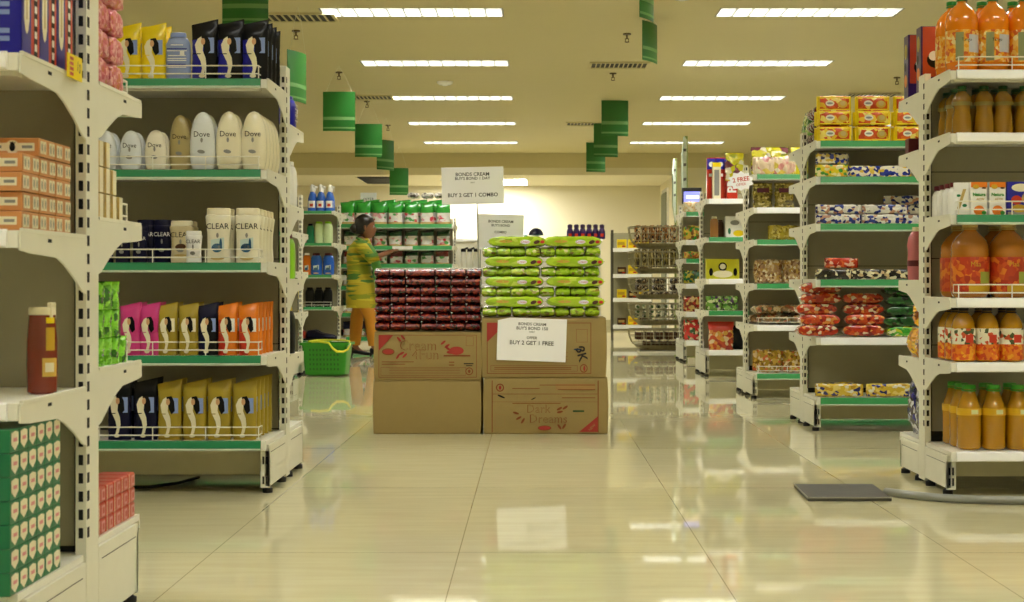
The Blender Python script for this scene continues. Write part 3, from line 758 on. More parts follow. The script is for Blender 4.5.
# ---------- nearest right rack
amber = mat('juice_amber', '#94690c', .08, coat=.8, var=.1); orange_j = mat('juice_orange', '#f0860c', .08, coat=.8, var=.06); gold_j = mat('juice_gold', '#b4800c', .08, coat=.8, var=.1)
capg = mat('cap_green', '#1f8a2a', .35); deepo = mat('juice_deep_orange', '#b06c18', .08, coat=.8)
lab_o = pmat('label_orange_fruit', ['#e8860f', ('#f0a61c', 2), '#f4c25a', '#d8601a', '#f5e0a0'], (50, 50, 50), .35, .3, bump=0)
lab_r = pmat('label_red_fruit', [('#b83412', 2), '#c8501a', '#d87a20', '#a82a10'], (35, 35, 35), .35, .3, bump=0)
lab_m = pmat('label_mango', ['#d8540f', ('#e07a14', 2), '#e8a020', '#c84010'], (55, 55, 55), .35, .3, bump=0)
lab_w = pmat('label_white_print', [('#e6e0c4', 3), '#c8501e', '#e8e4d0', '#3a4a20'], (45, 45, 45), .35, .3, bump=0)
def pet(name, prof, body, cap, labels, caph, ribs=(), seg=28, text=None):
    def b():
        r = empty(name)
        MB().lathe(prof, body, seg).build('bottle_body', r, ang=60)
        zt, rt = prof[-1]
        MB().lathe([(zt + .0002, rt*1.02), (zt + .001, rt*1.22), (zt + caph - .001, rt*1.2), (zt + caph, rt*1.05)], cap, 18).lathe([(zt - .006, rt*1.25), (zt - .004, rt*1.35), (zt - .002, rt*1.25)], cap, 18).build('cap', r)
        l = MB()
        for (z0, z1, rr, a0, a1, m, off) in labels: l.patch(rr, 1, z0, z1, a0, a1, m, off=off, seg=max(3, int(abs(a1 - a0)/14)))
        if text:
            for (tx, sz, z, rr, m) in text: l.text(tx, sz, 0, -rr - .0022, z, m, sx=.9)
        if l.f: l.build('label', r)
        return r
    return b
B2L = [(0,.030),(.003,.040),(.012,.048),(.03,.050),(.05,.049),(.08,.0495),(.12,.0495),(.14,.0505),(.155,.051),(.17,.049),(.185,.044),(.198,.036),(.208,.026),(.216,.016),(.222,.0135),(.230,.0135)]
big = pet('juice_bottle', B2L, orange_j, capg, [(.03,.130,.0500,-179,180,lab_o,.0008),(.034,.122,.0500,-128,-100,mat('label_grey_green','#8f9468',.4),.0014),(.06,.115,.0500,-82,-30,mat('label_silver','#c4c4cc',.35),.0014)], .014, text=[('Tango', .014, .098, .0500, PC['black'])])
row('big', big, [960, 992.5, 1024], R1Z[5] + EPS, 4.835, 'big orange squash bottle with green cap', 'juice bottle', 'right rack top', 'big orange squash bottles', [2, 2, 2], .115)
AM = [(0,.024),(.003,.032),(.02,.035),(.06,.034),(.085,.028),(.1,.030),(.115,.034),(.128,.033),(.14,.026),(.148,.018),(.152,.0135),(.157,.0135)]
am = pet('juice_bottle', AM, amber, mat('cap_dark_green', '#0c4a18', .4), [(.101,.114,.0345,-179,180,mat('label_shine', '#8a7a30', .3),.001)], .012)
row('am', am, [962, 984, 1003, 1024], R1Z[4] + EPS, 4.86, 'amber drink bottle with dark green cap', 'juice bottle', 'right rack second shelf', 'amber drink bottles', [3, 2, 2, 2], .085, s=(.88, .88, .93))
# small cartons on the third shelf
def natura(p, w, d, h):
    y = -d/2 - .001
    rect_front(p, -w/2, w/2, h*.84, h, y, PC['orange']); rect_front(p, -w/2, w/2, 0, h*.26, y, PC['white'])
    p.disc(0, h*.14, w*.34, h*.15, y - .0004, PC['orange']); p.disc(w*.3, h*.07, w*.15, h*.06, y - .0006, PC['green'])
    p.disc(-w*.2, h*.86, w*.2, h*.07, y - .0006, PC['gold']); p.disc(w*.3, h*.82, w*.15, h*.03, y - .0006, PC['brown'])
    p.text('Natura', w*.27, 0, y - .0006, h*.62, PC['green'], bold=.0006); p.text('ACTIV', w*.17, .004, y - .0006, h*.48, PC['tan'], bold=.0004)
row('natura', carton('juice_carton', .050, .045, .102, 'white', natura), [977, 995.5], R1Z[3] + EPS, 4.80, 'white and orange juice carton', 'juice carton', 'right rack third shelf', 'white and orange juice cartons', 2, .05)
def whitegreen(p, w, d, h):
    y = -d/2 - .001
    p.poly([(-w*.3,h*.2),(-w*.1,h*.2),(w*.3,h*.8),(w*.1,h*.8)], y, PC['tan']); p.disc(w*.2, h*.3, w*.15, h*.05, y - .0004, PC['darkgreen']); p.disc(-w*.2, h*.6, w*.15, h*.04, y - .0004, PC['darkgreen'])
row('wg', carton('juice_carton', .048, .045, .102, 'white', whitegreen), [959.5], R1Z[3] + EPS, 4.82, 'pale carton with tan stripe left of the orange cartons', 'juice carton', 'third shelf', 'pale cartons', 1)
def blueb(p, w, d, h):
    y = -d/2 - .001
    p.disc(0, h*.82, w*.34, h*.12, y - .0003, PC['cream']); p.disc(-w*.15, h*.45, w*.2, h*.14, y - .0003, PC['red']); p.disc(w*.25, h*.5, w*.22, h*.18, y - .0004, PC['tan']); p.disc(-w*.05, h*.2, w*.3, h*.12, y - .0004, PC['gold']); rect_front(p, -w*.48, w*.48, .002, h*.10, y - .0002, PC['grey'])
row('bb', carton('dessert_box', .085, .03, .104, 'blue', blueb), [1019], R1Z[3] + EPS, 4.80, 'blue dessert box with fruit picture', 'box', 'beside the orange cartons', 'blue dessert boxes', 2, .04)
def tubeb():
    r = empty('drink_bottle')
    MB().lathe([(0,.016),(.003,.0195),(.07,.0195),(.082,.014),(.088,.009)], PC['white'], 18).build('bottle_body', r)
    MB().lathe([(.088,.012),(.089,.0135),(.102,.0135),(.103,.012)], PC['maroon'], 16).build('cap', r); return r
for i in range(4):
    put('tubeb', tubeb, 1.3085, 4.815 + i*.062, R1Z[3] + EPS, 0, 'small white bottle with maroon cap at the rack end, %s from the shelf front' % ORD[i], 'bottle', 'small white bottles with maroon caps')
put('blackb', lambda: MB().lathe([(0,.016),(.003,.02),(.06,.02),(.075,.012),(.1,.012),(.102,.008)], PC['black'], 18).build('sauce_bottle'), 1.392, 4.90, R1Z[3] + EPS, 0, 'small black bottle behind the white bottles with maroon caps', 'bottle')
BJ = [(0,.040),(.003,.052),(.015,.058),(.06,.057),(.10,.0585),(.13,.057),(.138,.0595),(.144,.057),(.150,.0595),(.156,.057),(.162,.058),(.175,.054),(.192,.042),(.205,.028),(.212,.020),(.220,.020)]
jug = pet('juice_bottle', BJ, deepo, PC['tan'], [(.02,.128,.0585,-179,180,lab_r,.001),(.045,.082,.0585,-75,-30,mat('label_green_fruit','#8f9a3c',.4),.0016),(.02,.04,.0585,-110,-20,PC['gold'],.0016)], .010, text=[('Maa', .022, .105, .0590, PC['gold'])])
row('jug', jug, [970, 1008], R1Z[2] + EPS, 4.86, 'big orange juice jug with red label', 'juice bottle', 'right rack fourth shelf', 'big orange juice jugs', [2, 2], .128)
BM = [(0,.026),(.003,.034),(.012,.0365),(.05,.036),(.10,.0365),(.112,.036),(.13,.031),(.143,.024),(.150,.016),(.154,.013),(.158,.013)]
mg = pet('juice_bottle', BM, gold_j, mat('cap_black', '#1c1a12', .4), [(.006,.055,.0368,-179,180,lab_m,.0008),(.055,.104,.0368,-179,180,lab_w,.0008),(.06,.085,.0368,-95,-55,PC['red'],.0014)], .010)
row('mg', mg, [963.5, 987, 1011], R1Z[1] + EPS, 4.815, 'golden bottle with mango picture label', 'juice bottle', 'right rack fifth shelf', 'mango label bottles', [3, 2, 2], .08)
BY = [(0,.026),(.003,.034),(.010,.0375),(.03,.036),(.034,.037),(.06,.0365),(.1,.0370),(.125,.0365),(.14,.033),(.16,.026),(.175,.0205),(.182,.018),(.188,.0175)]
yw = pet('juice_bottle', BY, gold_j, mat('cap_bright_green', '#38a028', .35), [(.108,.130,.0374,-179,180,mat('label_amber_yellow','#d6a812',.35),.0008),(.112,.126,.0372,-95,-60,mat('label_white_green', '#dfe0a8', .4),.0014)], .014)
row('yw', yw, [969, 993.5, 1018], R1Z[0] + EPS, 4.835, 'yellow drink bottle with bright green cap', 'juice bottle', 'right rack bottom', 'yellow drink bottles', [3, 2, 2], .085)
# far side of the nearest right rack
def tallb(p, w, d, h):
    y = -d/2 - .001; x = -w/2 - .001
    rect_front(p, -w/2 + .006, w/2, h*.25, h*.99, y, mat('pack_vermilion', '#b8401c', .35, coat=.3)); p.disc(w*.05, h*.50, w*.32, h*.12, y - .0004, PC['black'], rot=.6); p.disc(0, h*.56, w*.2, h*.07, y - .0006, PC['white'], rot=.6); p.disc(w*.2, h*.14, w*.25, h*.10, y - .0004, PC['orange'])
    for q in (-1,): disc_side(p, x, 0, h*.75, d*.3, h*.12, PC['olive']); disc_side(p, x, 0, h*.3, d*.32, h*.1, PC['orange']); disc_side(p, x, d*.1, h*.52, d*.2, h*.07, PC['black'])
tb = carton('cereal_box', .085, .062, .225, 'purple', tallb)
put('tb', tb, 1.333, 5.185, 1.29 + EPS + .0, 0, 'tall purple and red box at the back of the bottles, nearer one', 'box', 'tall purple boxes')
put('tb', tb, 1.333, 5.36, 1.29 + EPS, 0, 'tall purple and red box at the rack back, farther one', 'box', 'tall purple boxes')
put('mar', carton('small_box', .05, .05, .055, 'maroon'), 1.31, 5.33, 1.10 + EPS, 0, 'small maroon box on the back of nearest right rack', 'box')
put('pinkb', lambda: (lambda r: (MB().lathe([(0,.022),(.004,.028),(.05,.030),(.10,.028),(.12,.031),(.15,.026),(.17,.014)], mat('bottle_rose', '#c87078', .25, coat=.5), 20, sy=.8).build('bottle_body', r), MB().lathe([(.17,.012),(.171,.014),(.185,.013)], PC['cream'], 12).build('cap', r), MB().patch(.0300, .8, .05, .07, -200, -20, PC['maroon'], off=.001).build('label', r), r)[-1])(empty('lotion_bottle')), 1.318, 5.33, .666 + EPS, 0, 'rose pink bottle on the back of nearest right rack', 'bottle')
ybag = pmat('wrap_yellow_snack', [('#e8a80c', 2), '#f2c81c', '#8a4a10', '#e8b820', '#c87a10'], (22, 22, 22), .25, .6, bump=.5)
yb_ = lambda: bag(.10, .11, .05, 'stand', lambda a, t: ybag, seed=14, wr=.006).build('snack_bag')
for i in range(4): put('ybag', yb_, 1.315 + (i % 2)*.012, 5.19 + (i//2)*.118 + .01, .403 + EPS + (i % 2)*.1, pi/2 - .3*(i % 2), 'yellow snack bag on the back of nearest right rack, %s %s' % (('lower', 'upper')[i % 2], ('near', 'far')[i//2]), 'snack bag', 'yellow snack bags')
bbag = pmat('wrap_royal_blue', [('#17175e', 4), '#2a2a8c', '#d8d8e0', '#101040'], (30, 30, 30), .25, .6, bump=.5)
for i in range(2): put('bbag', lambda: bag(.20, .11, .06, 'stand', lambda a, t: bbag, seed=15, wr=.006).build('snack_bag'), 1.318, 5.205 + i*.118, .137 + EPS, pi/2 + .1*i, 'dark blue snack bag on the lowest back shelf, %s' % ('nearer the post', 'farther back')[i], 'snack bag', 'dark blue snack bags')
# ---------- the carton island in the middle
m_card = mat('cardboard', '#9c8650', .75, var=.05, scale=30); m_cprint = mat('carton_print_brown', '#8a4a22', .7); m_cred = mat('carton_print_red', '#a8342a', .6)
YB = 6.76
def bxw(px0, px1): return X(px0, YB), X(px1, YB)
def big_carton(px0, px1, z0, z1, fn, label, tiltz=0):
    x0, x1 = bxw(px0, px1); w = x1 - x0; h = z1 - z0
    r = empty('cardboard_box', ((x0 + x1)/2, YB, z0), tiltz); tag(r, label, 'cardboard box', 'cardboard boxes of the middle display')
    b = MB(); n = 10                      # slightly bulged walls
    rr = []
    for k in range(7):
        z = h*k/6; bu = .004*sin(pi*k/6)
        rr.append([(-w/2 - bu, -bu, z), (-w/4, -bu*1.3, z), (w/4, -bu*1.3, z), (w/2 + bu, -bu, z), (w/2 + bu, .36, z), (-w/2 - bu, .36, z)])
    b.rings(rr, lambda i, j: m_card)
    b.build('box_body', r, bevel=.004, ang=25)
    # closed top flaps
    f = MB().box(-w/2, w/2, .0, .177, h, h + .003, m_card).box(-w/2, w/2, .183, .36, h, h + .003, m_card)
    f.build('top_flap', r)
    if fn:
        p = MB(); fn(p, w, h); p.build('print', r, smooth=False)
    return r
def frame(p, x0, x1, z0, z1, t, y, m):
    rect_front(p, x0, x1, z0, z0 + t, y, m); rect_front(p, x0, x1, z1 - t, z1, y, m); rect_front(p, x0, x0 + t, z0 + t, z1 - t, y, m); rect_front(p, x1 - t, x1, z0 + t, z1 - t, y, m)
def leafs(p, c, y, m, s=1):
    for (x, z, a) in c: p.disc(x, z, .014*s, .005*s, y, m, 8, rot=a)
def pr_a(p, w, h):
    y = -.0062
    frame(p, -w*.46, w*.46, h*.06, h*.95, .0022, y, m_cprint)
    p.poly([(-w*.46, h*.62), (-w*.46, h*.95), (-w*.32, h*.95)], y - .0004, m_cred)
    p.text('Cream', .062, -w*.09, y - .0004, h*.72, m_cprint, sx=.95); p.text('Cream', .060, -w*.09, y - .0008, h*.72, m_card, sx=.95, bold=-.0008)
    p.text('4Fun', .060, -w*.02, y - .0012, h*.53, m_cprint); p.text('4Fun', .058, -w*.02, y - .0016, h*.53, m_card, bold=-.0008)
    leafs(p, [(-.125,h*.86,2.3),(-.108,h*.9,2.3),(.068,h*.79,.7),(.085,h*.72,.6),(.09,h*.66,-.6),(-.13,h*.5,1.0),(-.10,h*.52,.8),(-.115,h*.56,.5)], y - .0004, m_cred)
    p.disc(-w*.37, h*.6, .028, .015, y - .0008, m_cprint, 16); p.disc(-w*.37, h*.6, .023, .010, y - .0012, m_cred, 16)
    p.disc(w*.27, h*.62, .032, .018, y - .0004, m_cred, 16); p.disc(w*.24, h*.59, .03, .008, y - .0006, m_cred, 12)
    rect_front(p, w*.15, w*.40, h*.50, h*.53, y - .0004, m_cprint)
    frame(p, w*.36, w*.43, h*.72, h*.92, .0012, y - .0004, m_cprint)
    for q, ww in ((.38, .30), (.33, .22)): rect_front(p, -w*.43, -w*.43 + w*ww, h*q, h*q + .003, y - .0004, m_cprint)
    frame(p, -w*.44, w*.36, h*.10, h*.27, .0014, y - .0004, m_cprint)
    for q in (.15, .20, .235): rect_front(p, -w*.36, w*.30, h*q, h*q + .0015, y - .0004, m_cprint)
    rect_front(p, w*.34, w*.43, h*.34, h*.36, y - .0004, m_black); rect_front(p, w*.36, w*.42, h*.30, h*.315, y - .0004, m_black)
    rect_front(p, w*.20, w*.25, h*.37, h*.39, y - .0004, m_cprint); rect_front(p, w*.20, w*.25, h*.31, h*.33, y - .0004, m_cprint)
    p.disc(w*.39, h*.19, .017, .017, y - .0004, m_cprint, 16); p.disc(w*.39, h*.19, .013, .013, y - .0008, m_card, 16); p.disc(w*.39, h*.19, .006, .008, y - .0012, m_cprint, 8)
def pr_b(p, w, h):
    y = -.0062
    frame(p, -w*.46, w*.38, h*.07, h*.93, .0028, y, m_cprint)
    p.poly([(-w*.46, h*.60), (-w*.46, h*.93), (-w*.30, h*.93)], y - .0004, m_cred)
    leafs(p, [(.055,h*.68,.5),(.07,h*.60,-.7)], y - .0006, m_cred, 1.3)
    frame(p, w*.26, w*.35, h*.60, h*.82, .0012, y - .0004, m_cprint)
    p.text('3K', .055, w*.30, y - .0004, h*.40, m_black, rot=-1.3, bold=.001)
    p.disc(w*.30, h*.52, .012, .004, y - .0004, m_black, 8); p.disc(w*.27, h*.48, .018, .004, y - .0004, mat('pen_blue', '#26486a', .6), 8)
    frame(p, -w*.43, w*.27, h*.11, h*.21, .0014, y - .0004, m_cprint)
    for q in (.14, .17): rect_front(p, -w*.40, w*.22, h*q, h*q + .003, y - .0004, m_cprint)
    p.disc(w*.32, h*.16, .017, .019, y - .0004, m_cprint, 16); p.disc(w*.32, h*.16, .013, .014, y - .0008, m_card, 16); p.disc(w*.325, h*.16, .005, .012, y - .0012, m_cred, 8)
    for q in (.30, .36, .42): rect_front(p, w*.10, w*.19, h*q, h*q + .002, y - .0004, m_cprint)
def pr_c(p, w, h):
    y = -.0062
    rect_front(p, -w*.437, -w*.430, h*.03, h*.97, y, m_cprint); rect_front(p, w*.42, w*.428, h*.03, h*.97, y, m_cprint)
    rect_front(p, -w*.43, w*.42, h*.72, h*.728, y, m_cprint); rect_front(p, -w*.43, w*.42, h*.58, h*.584, y, m_cprint)
    p.poly([(w*.27, h*.04), (w*.42, h*.04), (w*.42, h*.32)], y - .0004, m_cred); p.text('NEW', .016, w*.375, y - .0008, h*.12, m_card, rot=.8)
    p.text('Dark', .050, -w*.06, y - .0004, h*.45, m_cprint); p.text('Dark', .048, -w*.06, y - .0008, h*.45, m_card, bold=-.0008)
    p.text('Dreams', .052, w*.02, y - .0012, h*.27, m_cprint); p.text('Dreams', .050, w*.02, y - .0016, h*.27, m_card, bold=-.0008)
    leafs(p, [(.06,h*.46,.5),(.085,h*.48,.6),(.062,h*.40,.2),(-.13,h*.38,-.3),(-.118,h*.29,.5),(-.10,h*.24,1.0),(.06,h*.13,2.2),(.08,h*.14,1.0)], y - .0006, m_cprint)
    p.disc(-w*.01, h*.11, .030, .011, y - .0008, m_cprint, 16); p.disc(-w*.01, h*.11, .026, .008, y - .0012, m_cred, 16)
    for (a, b, q) in ((-.27, .12, .55), (-.05, .40, .88), (.10, .40, .80), (-.27, -.05, .82), (.13, .4, .65)): rect_front(p, w*a, w*b, h*q, h*q + .003, y - .0004, m_cprint)
    rect_front(p, w*.08, w*.40, h*.80, h*.91, y - .0003, mat('carton_print_faint', '#a5814a', .7))
    p.disc(-w*.37, h*.84, .018, .018, y - .0004, m_cprint, 14); p.disc(-w*.37, h*.84, .013, .013, y - .0008, m_card, 14); p.disc(-w*.37, h*.84, .006, .010, y - .0012, m_cred, 8)
    p.disc(-w*.36, h*.68, .018, .004, y - .0004, m_black, 8, rot=-.4); p.disc(-w*.10, h*.64, .012, .002, y - .0004, m_black, 8, rot=.5)
    rect_front(p, w*.22, w*.31, h*.40, h*.43, y - .0004, mat('stamp_dark_green', '#1c4a20', .6))
    frame(p, -w*.41, -w*.33, h*.12, h*.36, .0012, y - .0004, mat('carton_print_faint', '#a5814a', .7))
Zb = lambda py: Z(py, YB)
zL1 = Zb(380.5); zR1 = Zb(378)
big_carton(373.5, 480.5, 0, zL1 - .003, None, 'plain brown cardboard box on the floor under the red print box')
big_carton(374.5, 481, zL1 + .001, Zb(332.5), pr_a, 'cardboard box with brown cream biscuit print under the maroon packets')
big_carton(484, 607.5, 0, zR1 - .003, pr_c, 'cardboard box on the floor with red triangle at lower right')
big_carton(482, 606, zR1 + .001, Zb(318.5), pr_b, 'cardboard box with taped white offer sheet under green packets')
# offer sheet on the right hand box
def sheet(name, x0, x1, z0, z1, y, lines, label, cut=True, rz=0.0, pole=None, tl=.0):
    w = x1 - x0; h = z1 - z0
    r = empty(name, ((x0 + x1)/2, y, z0)); r.rotation_euler = (0, rz, 0); tag(r, label, 'sign')
    P = [(-w/2, 0), (w/2, 0), (w/2, h), (-w/2 + (w*.18 if cut else 0), h)] + ([(-w/2 + .0, h*.93)] if cut else [])
    MB().prism(P, -.001, .001, m_paper, 'y').build('sheet', r, smooth=False)
    t = MB()
    for (s, sz, zz, m) in lines: t.text(s, sz*.86, 0, -.0016, zz*h, m, bold=sz*.012, sx=.98)
    t.build('lettering', r, smooth=False)
    if pole: MB().tube([(pole[0], .004, pole[1]), (pole[0], .004, .02)], .003, mat('pole_grey', '#b0b0a4', .4, .5), 8).build('stick', r)
    return r
m_ink = mat('ink_grey', '#3a3a3a', .6)
sheet('offer_sheet', X(496.5, YB), X(565.5, YB), Zb(361), Zb(318.2), YB - .0085, [('BONDS CREAM', .021, .86, m_ink), ("BUY'S BOND 150", .022, .76, m_black), ('ONLY', .011, .68, m_ink), ('OFFER', .019, .54, m_black), ('BUY 2 GET 1 FREE', .029, .42, m_black)], 'white offer sheet taped to the upper right cardboard box', rz=.035)
ys = YB + .375
sg_ = sheet('offer_sign', X(442, ys), X(504, ys), Z(204, ys), Z(167, ys), ys, [('BONDS CREAM', .027, .80, m_ink), ("BUY'S BOND 1 DAY", .022, .69, m_ink), ('ONLY', .009, .58, m_ink), ('BUY 2 GET 1 COMBO', .029, .24, m_black)], 'upper white offer sign on a thin stick behind the packets', cut=False, rz=-.02, pole=(.019, -(Z(204, ys) - Z(318, ys) + .04)))
ys2 = YB + .40
sheet('offer_sign', X(477, ys2), X(523, ys2), Z(250, ys2), Z(214.5, ys2), ys2, [('BONDS CREAM', .020, .80, m_ink), ("BUY'S BOND", .018, .69, m_ink), ('COMBO', .018, .50, m_ink)], 'lower white offer sheet standing just behind the green packets', cut=False, rz=.03, pole=(-.09, -(Z(250, ys2) - Z(318, ys2) + .04)))
# maroon packets: rolls seen end-on, seven across
mm = pmat('wrap_maroon_shiny', [('#4a0c10', 2), ('#741a18', 3), '#a03c1c', '#2a080c', ('#8a281c', 2)], (45, 30, 60), .22, .5, bump=.5, wr=60)
def mpack():
    mb = bag(.21, .0660, .0305, 'end', lambda a, t: mm, seed=21, power=8.0, wr=.001, na=14, nb=24); 
    return mb.build('biscuit_packet')
zb = Zb(332.5) + .005
NM = 7; pitch = (Zb(268.5) - zb)/NM
for lv in range(NM):
    for i in range(7):
        put('mpack', mpack, X(382, YB) + i*.0665 + random.uniform(-.002, .002) , YB + .115 + random.uniform(-.006, .006), zb + lv*pitch, random.uniform(-.02, .02),
            'maroon biscuit packet, layer %s from the box, %s from left' % (ORD[lv], ORD[i]), 'biscuit packet', 'maroon biscuit packets', s=(1.0, 1, pitch/.0300))
# green packets: layers of eight end-on, then two long ones
gl = pmat('wrap_lime_biscuit', [('#a0c81c', 4), ('#b4d828', 4), '#7aa010', '#cfe048', '#e0d890', '#8a7a28'], (34, 34, 50), .18, .9, bump=.6, wr=45)
glong_l = pmat('wrap_lime_long', [('#a4cc20', 4), ('#b4d828', 4), '#c8e04c', '#8cb018'], (16, 30, 40), .18, .9, bump=.5, wr=40)
def gend(): return bag(.24, .0635, .0425, 'end', lambda a, t: gl, seed=31, power=5.5, wr=.0025, na=14, nb=24).build('biscuit_packet')
def glong():
    r = empty('biscuit_packet')
    bag(.263, .085, .0445, 'lie', lambda a, t: glong_l, seed=33, power=5.5, wr=.0025, na=18, nb=24, seal=.02).build('wrapper', r)
    p = MB(); y = -.0445
    p.disc(.035, .022, .022, .009, y, PC['white'], 12); p.disc(.085, .021, .014, .008, y, PC['brown'], 10, rot=.3); p.disc(.11, .022, .010, .007, y, PC['red'], 10); p.disc(-.05, .024, .03, .006, y, PC['gold'], 10)
    p.text('Cream', .014, .035, y - .0006, .022, PC['red'])
    p.build('print', r, smooth=False); return r
zg = Zb(318.5) + .005; ng = 8; gp_ = (Zb(237) - zg)/ng
for lv in range(ng):
    if lv % 2 == 0:
        for i in range(8): put('gend', gend, X(489, YB) + i*.0645 + random.uniform(-.003, .003), YB + .125 + random.uniform(-.008, .008), zg + lv*gp_, random.uniform(-.03, .03),
                               'green biscuit packet seen end on, layer %s from the box, %s from left' % (ORD[lv], ORD[i]), 'biscuit packet', 'green biscuit packets end on', s=(1, 1, gp_/.0426))
    else:
        for i in range(2):
            for k in range(3): put('glong', glong, X(514.5, YB) + i*.265 + (.01 if lv == 7 else 0)*(1 - 2*i) + random.uniform(-.003, .003), YB + .045 + k*.088, zg + lv*gp_, random.uniform(-.012, .012),
                'long green biscuit packet, layer %s from the box, %s, %s' % (ORD[lv], ('left', 'right')[i], ('front', 'middle', 'back')[k]), 'biscuit packet', 'long green biscuit packets', s=(1, 1, gp_/.0426))

# ---------- second right rack
bis = pmat('wrap_orange_biscuit', [('#c8481a', 3), ('#d8641c', 2), '#e8c02c', '#f0d868'], (20, 20, 24), .25, .6)
def biscuit():
    r = empty('biscuit_packet')
    bag(.155, .068, .05, 'face', lambda a, t: bis if .06 < a < .94 else PC['yellow'], seed=41, power=3.4, wr=.002).build('wrapper', r)
    p = MB(); y = -.0268
    p.poly([(-.068,.055),(.068,.055),(.068,.063),(-.068,.063)], y + .004, PC['yellow']); p.poly([(-.068,.004),(.068,.004),(.068,.010),(-.068,.010)], y + .005, PC['yellow'])
    p.disc(-.022, .034, .020, .013, y, PC['cream'], 14); p.disc(-.022, .034, .014, .005, y - .0004, PC['grey'], 10)
    p.disc(.035, .030, .022, .017, y, PC['gold'], 12); p.disc(.036, .034, .013, .011, y - .0004, PC['tan'], 10)
    p.build('print', r, smooth=False); return r
y0 = 6.895
for lv in range(3):
    for i in range(4):
        for k in range(2):
            if lv == 2 and k == 0: continue
            put('biscuit', biscuit, X(834, y0) + i*.172 + (.01 if lv == 2 else 0), y0 + k*.058, R2Z[5] + EPS + lv*.0705, 0, 'orange and yellow biscuit packet, layer %s up, %s from left, %s file' % (ORD[lv], ORD[i], ('front', 'back')[k]), 'biscuit packet', 'orange biscuit packets')
mpk = pmat('wrap_maroon_plain', [('#5a1018', 3), '#7a1c20', '#3a0a10', '#c8b0a0'], (30, 30, 30), .25, .6)
for lv in range(3):
    for i in range(3): put('mside', lambda: bag(.17, .062, .056, 'lie', lambda a, t: mpk, seed=42, power=3, wr=.002).build('biscuit_packet'), 1.345, 7.013 + i*.064, R2Z[5] + EPS + lv*.058, 0, 'maroon biscuit packet behind the orange ones, layer %s up, %s from front' % (ORD[lv], ORD[i]), 'biscuit packet', 'maroon packets on second rack')
lf = pmat('wrap_green_leafy', ['#4a8a2a', '#6aa83a', '#c8d080', '#2c5a1c', '#e8e8c0'], (30, 30, 30), .3, .5)
for i in range(2): put('leaf', lambda: bag(.19, .10, .04, 'stand', lambda a, t: lf, seed=43, wr=.006).build('herb_bag'), 1.315, 7.335 + i*.112, R2Z[5] + EPS, pi/2, 'green leafy print bag at the back of second rack top, %s' % ('nearer', 'farther')[i], 'bag', 'green leafy bags')
def longpack(nm, cols, L, Wd, T, sc=(32, 40, 45), seed=50, kind='face', power=5):
    m = pmat(nm, cols, sc, .25, .6)
    def b():
        mb = bag(L, Wd, T, kind, lambda a, t: m, seed=seed, power=power, wr=.0025)
        return mb.build('snack_packet')
    return b
p1 = longpack('wrap_yellow_green', [('#d8c81c', 2), '#3a8a2a', '#e8e0a0', '#e8a818'], .15, .055, .05, seed=51)
p2 = longpack('wrap_blue_cream', ['#1c2a7a', ('#e8e0c8', 2), '#d8b84a', '#2c3a9a'], .15, .05, .05, seed=52)
p3 = longpack('wrap_white_blue', [('#d8d4c8', 3), '#2a3a8a', '#b88a70', '#e8e4d8', '#1c2464'], .205, .042, .05, seed=53)
p4 = longpack('wrap_black_tan', [('#1c1814', 3), '#c8b080', '#e0d8b0', '#3a2414'], .165, .045, .05, seed=54)
p5 = longpack('wrap_red_roll', [('#b8341c', 3), '#d8602c', '#e8c0a0', '#8a1c14'], .150, .046, .045, seed=55)
p6 = longpack('wrap_red_noodle', [('#b03018', 3), ('#c84a1c', 2), '#d88a3c', '#e0c8a0', '#7a1a10'], .190, .075, .0495, seed=56, kind='lie')
p7 = longpack('wrap_green_noodle', [('#1c4a1c', 3), '#2c6a24', '#0c2a10'], .18, .075, .044, seed=57, kind='lie')
p7b = longpack('wrap_bright_green_noodle', ['#3a9a2c', '#6ac03a', '#e8e8b0', '#c8d030'], .18, .075, .046, seed=58, kind='lie')
p8 = longpack('wrap_yellow_pasta', [('#d8b83c', 3), '#e8d070', '#e8e4d0', '#2c2c6a', '#b8902c'], .215, .058, .05, seed=59)
y2 = 6.885
put('p1', p1, X(832, y2), y2 + .02, R2Z[4] + EPS, 0, 'yellow and green packet at left on second shelf, second right rack', 'snack packet')
put('p2', p2, X(826, y2), y2 + .02, R2Z[4] + EPS + .056, .05, 'blue packet lying on the yellow green one, second right rack', 'snack packet', 'blue cream packets')
for i, px in enumerate((865, 895)): put('p2', p2, X(px, y2 + .01), y2 + .02, R2Z[4] + EPS, .02, 'blue and cream packet flat on second shelf, %s of two' % ('left', 'right')[i], 'snack packet', 'blue cream packets')
put('p2', p2, 1.34, 7.10, R2Z[4] + EPS, 1.3, 'blue packet deep on the shelf near the post, second right rack', 'snack packet', 'blue cream packets')
for lv in range(2):
    for i, px in enumerate((839, 886)): put('p3', p3, X(px, y2), y2 + .015, R2Z[3] + EPS + lv*.0435, 0, 'long white and blue wafer packet, %s layer, %s one' % (('lower', 'upper')[lv], ('left', 'right')[i]), 'wafer packet', 'white and blue wafer packets')
for lv in range(3):
    put('p3', p3, X(906, y2 + .08), y2 + .085, R2Z[3] + EPS + lv*.0435, 0, 'long white and blue wafer packet in the rear pile, layer %s up' % ORD[lv], 'wafer packet', 'white and blue wafer packets')
for i, px in enumerate((832, 869, 900)): put('p4', p4, X(px, y2), y2 + .015, R2Z[2] + EPS, 0, 'black and tan biscuit roll on the third shelf from bottom, %s from left' % ORD[i], 'biscuit roll', 'black and tan rolls')
put('p4', p4, 1.35, 7.06, R2Z[2] + EPS, .9, 'black and tan biscuit roll lying askew at the rack end', 'biscuit roll', 'black and tan rolls')
put('p5', p5, X(842, y2), y2 + .02, R2Z[2] + .051, .03, 'single red roll lying on top of black and tan rolls', 'biscuit roll')
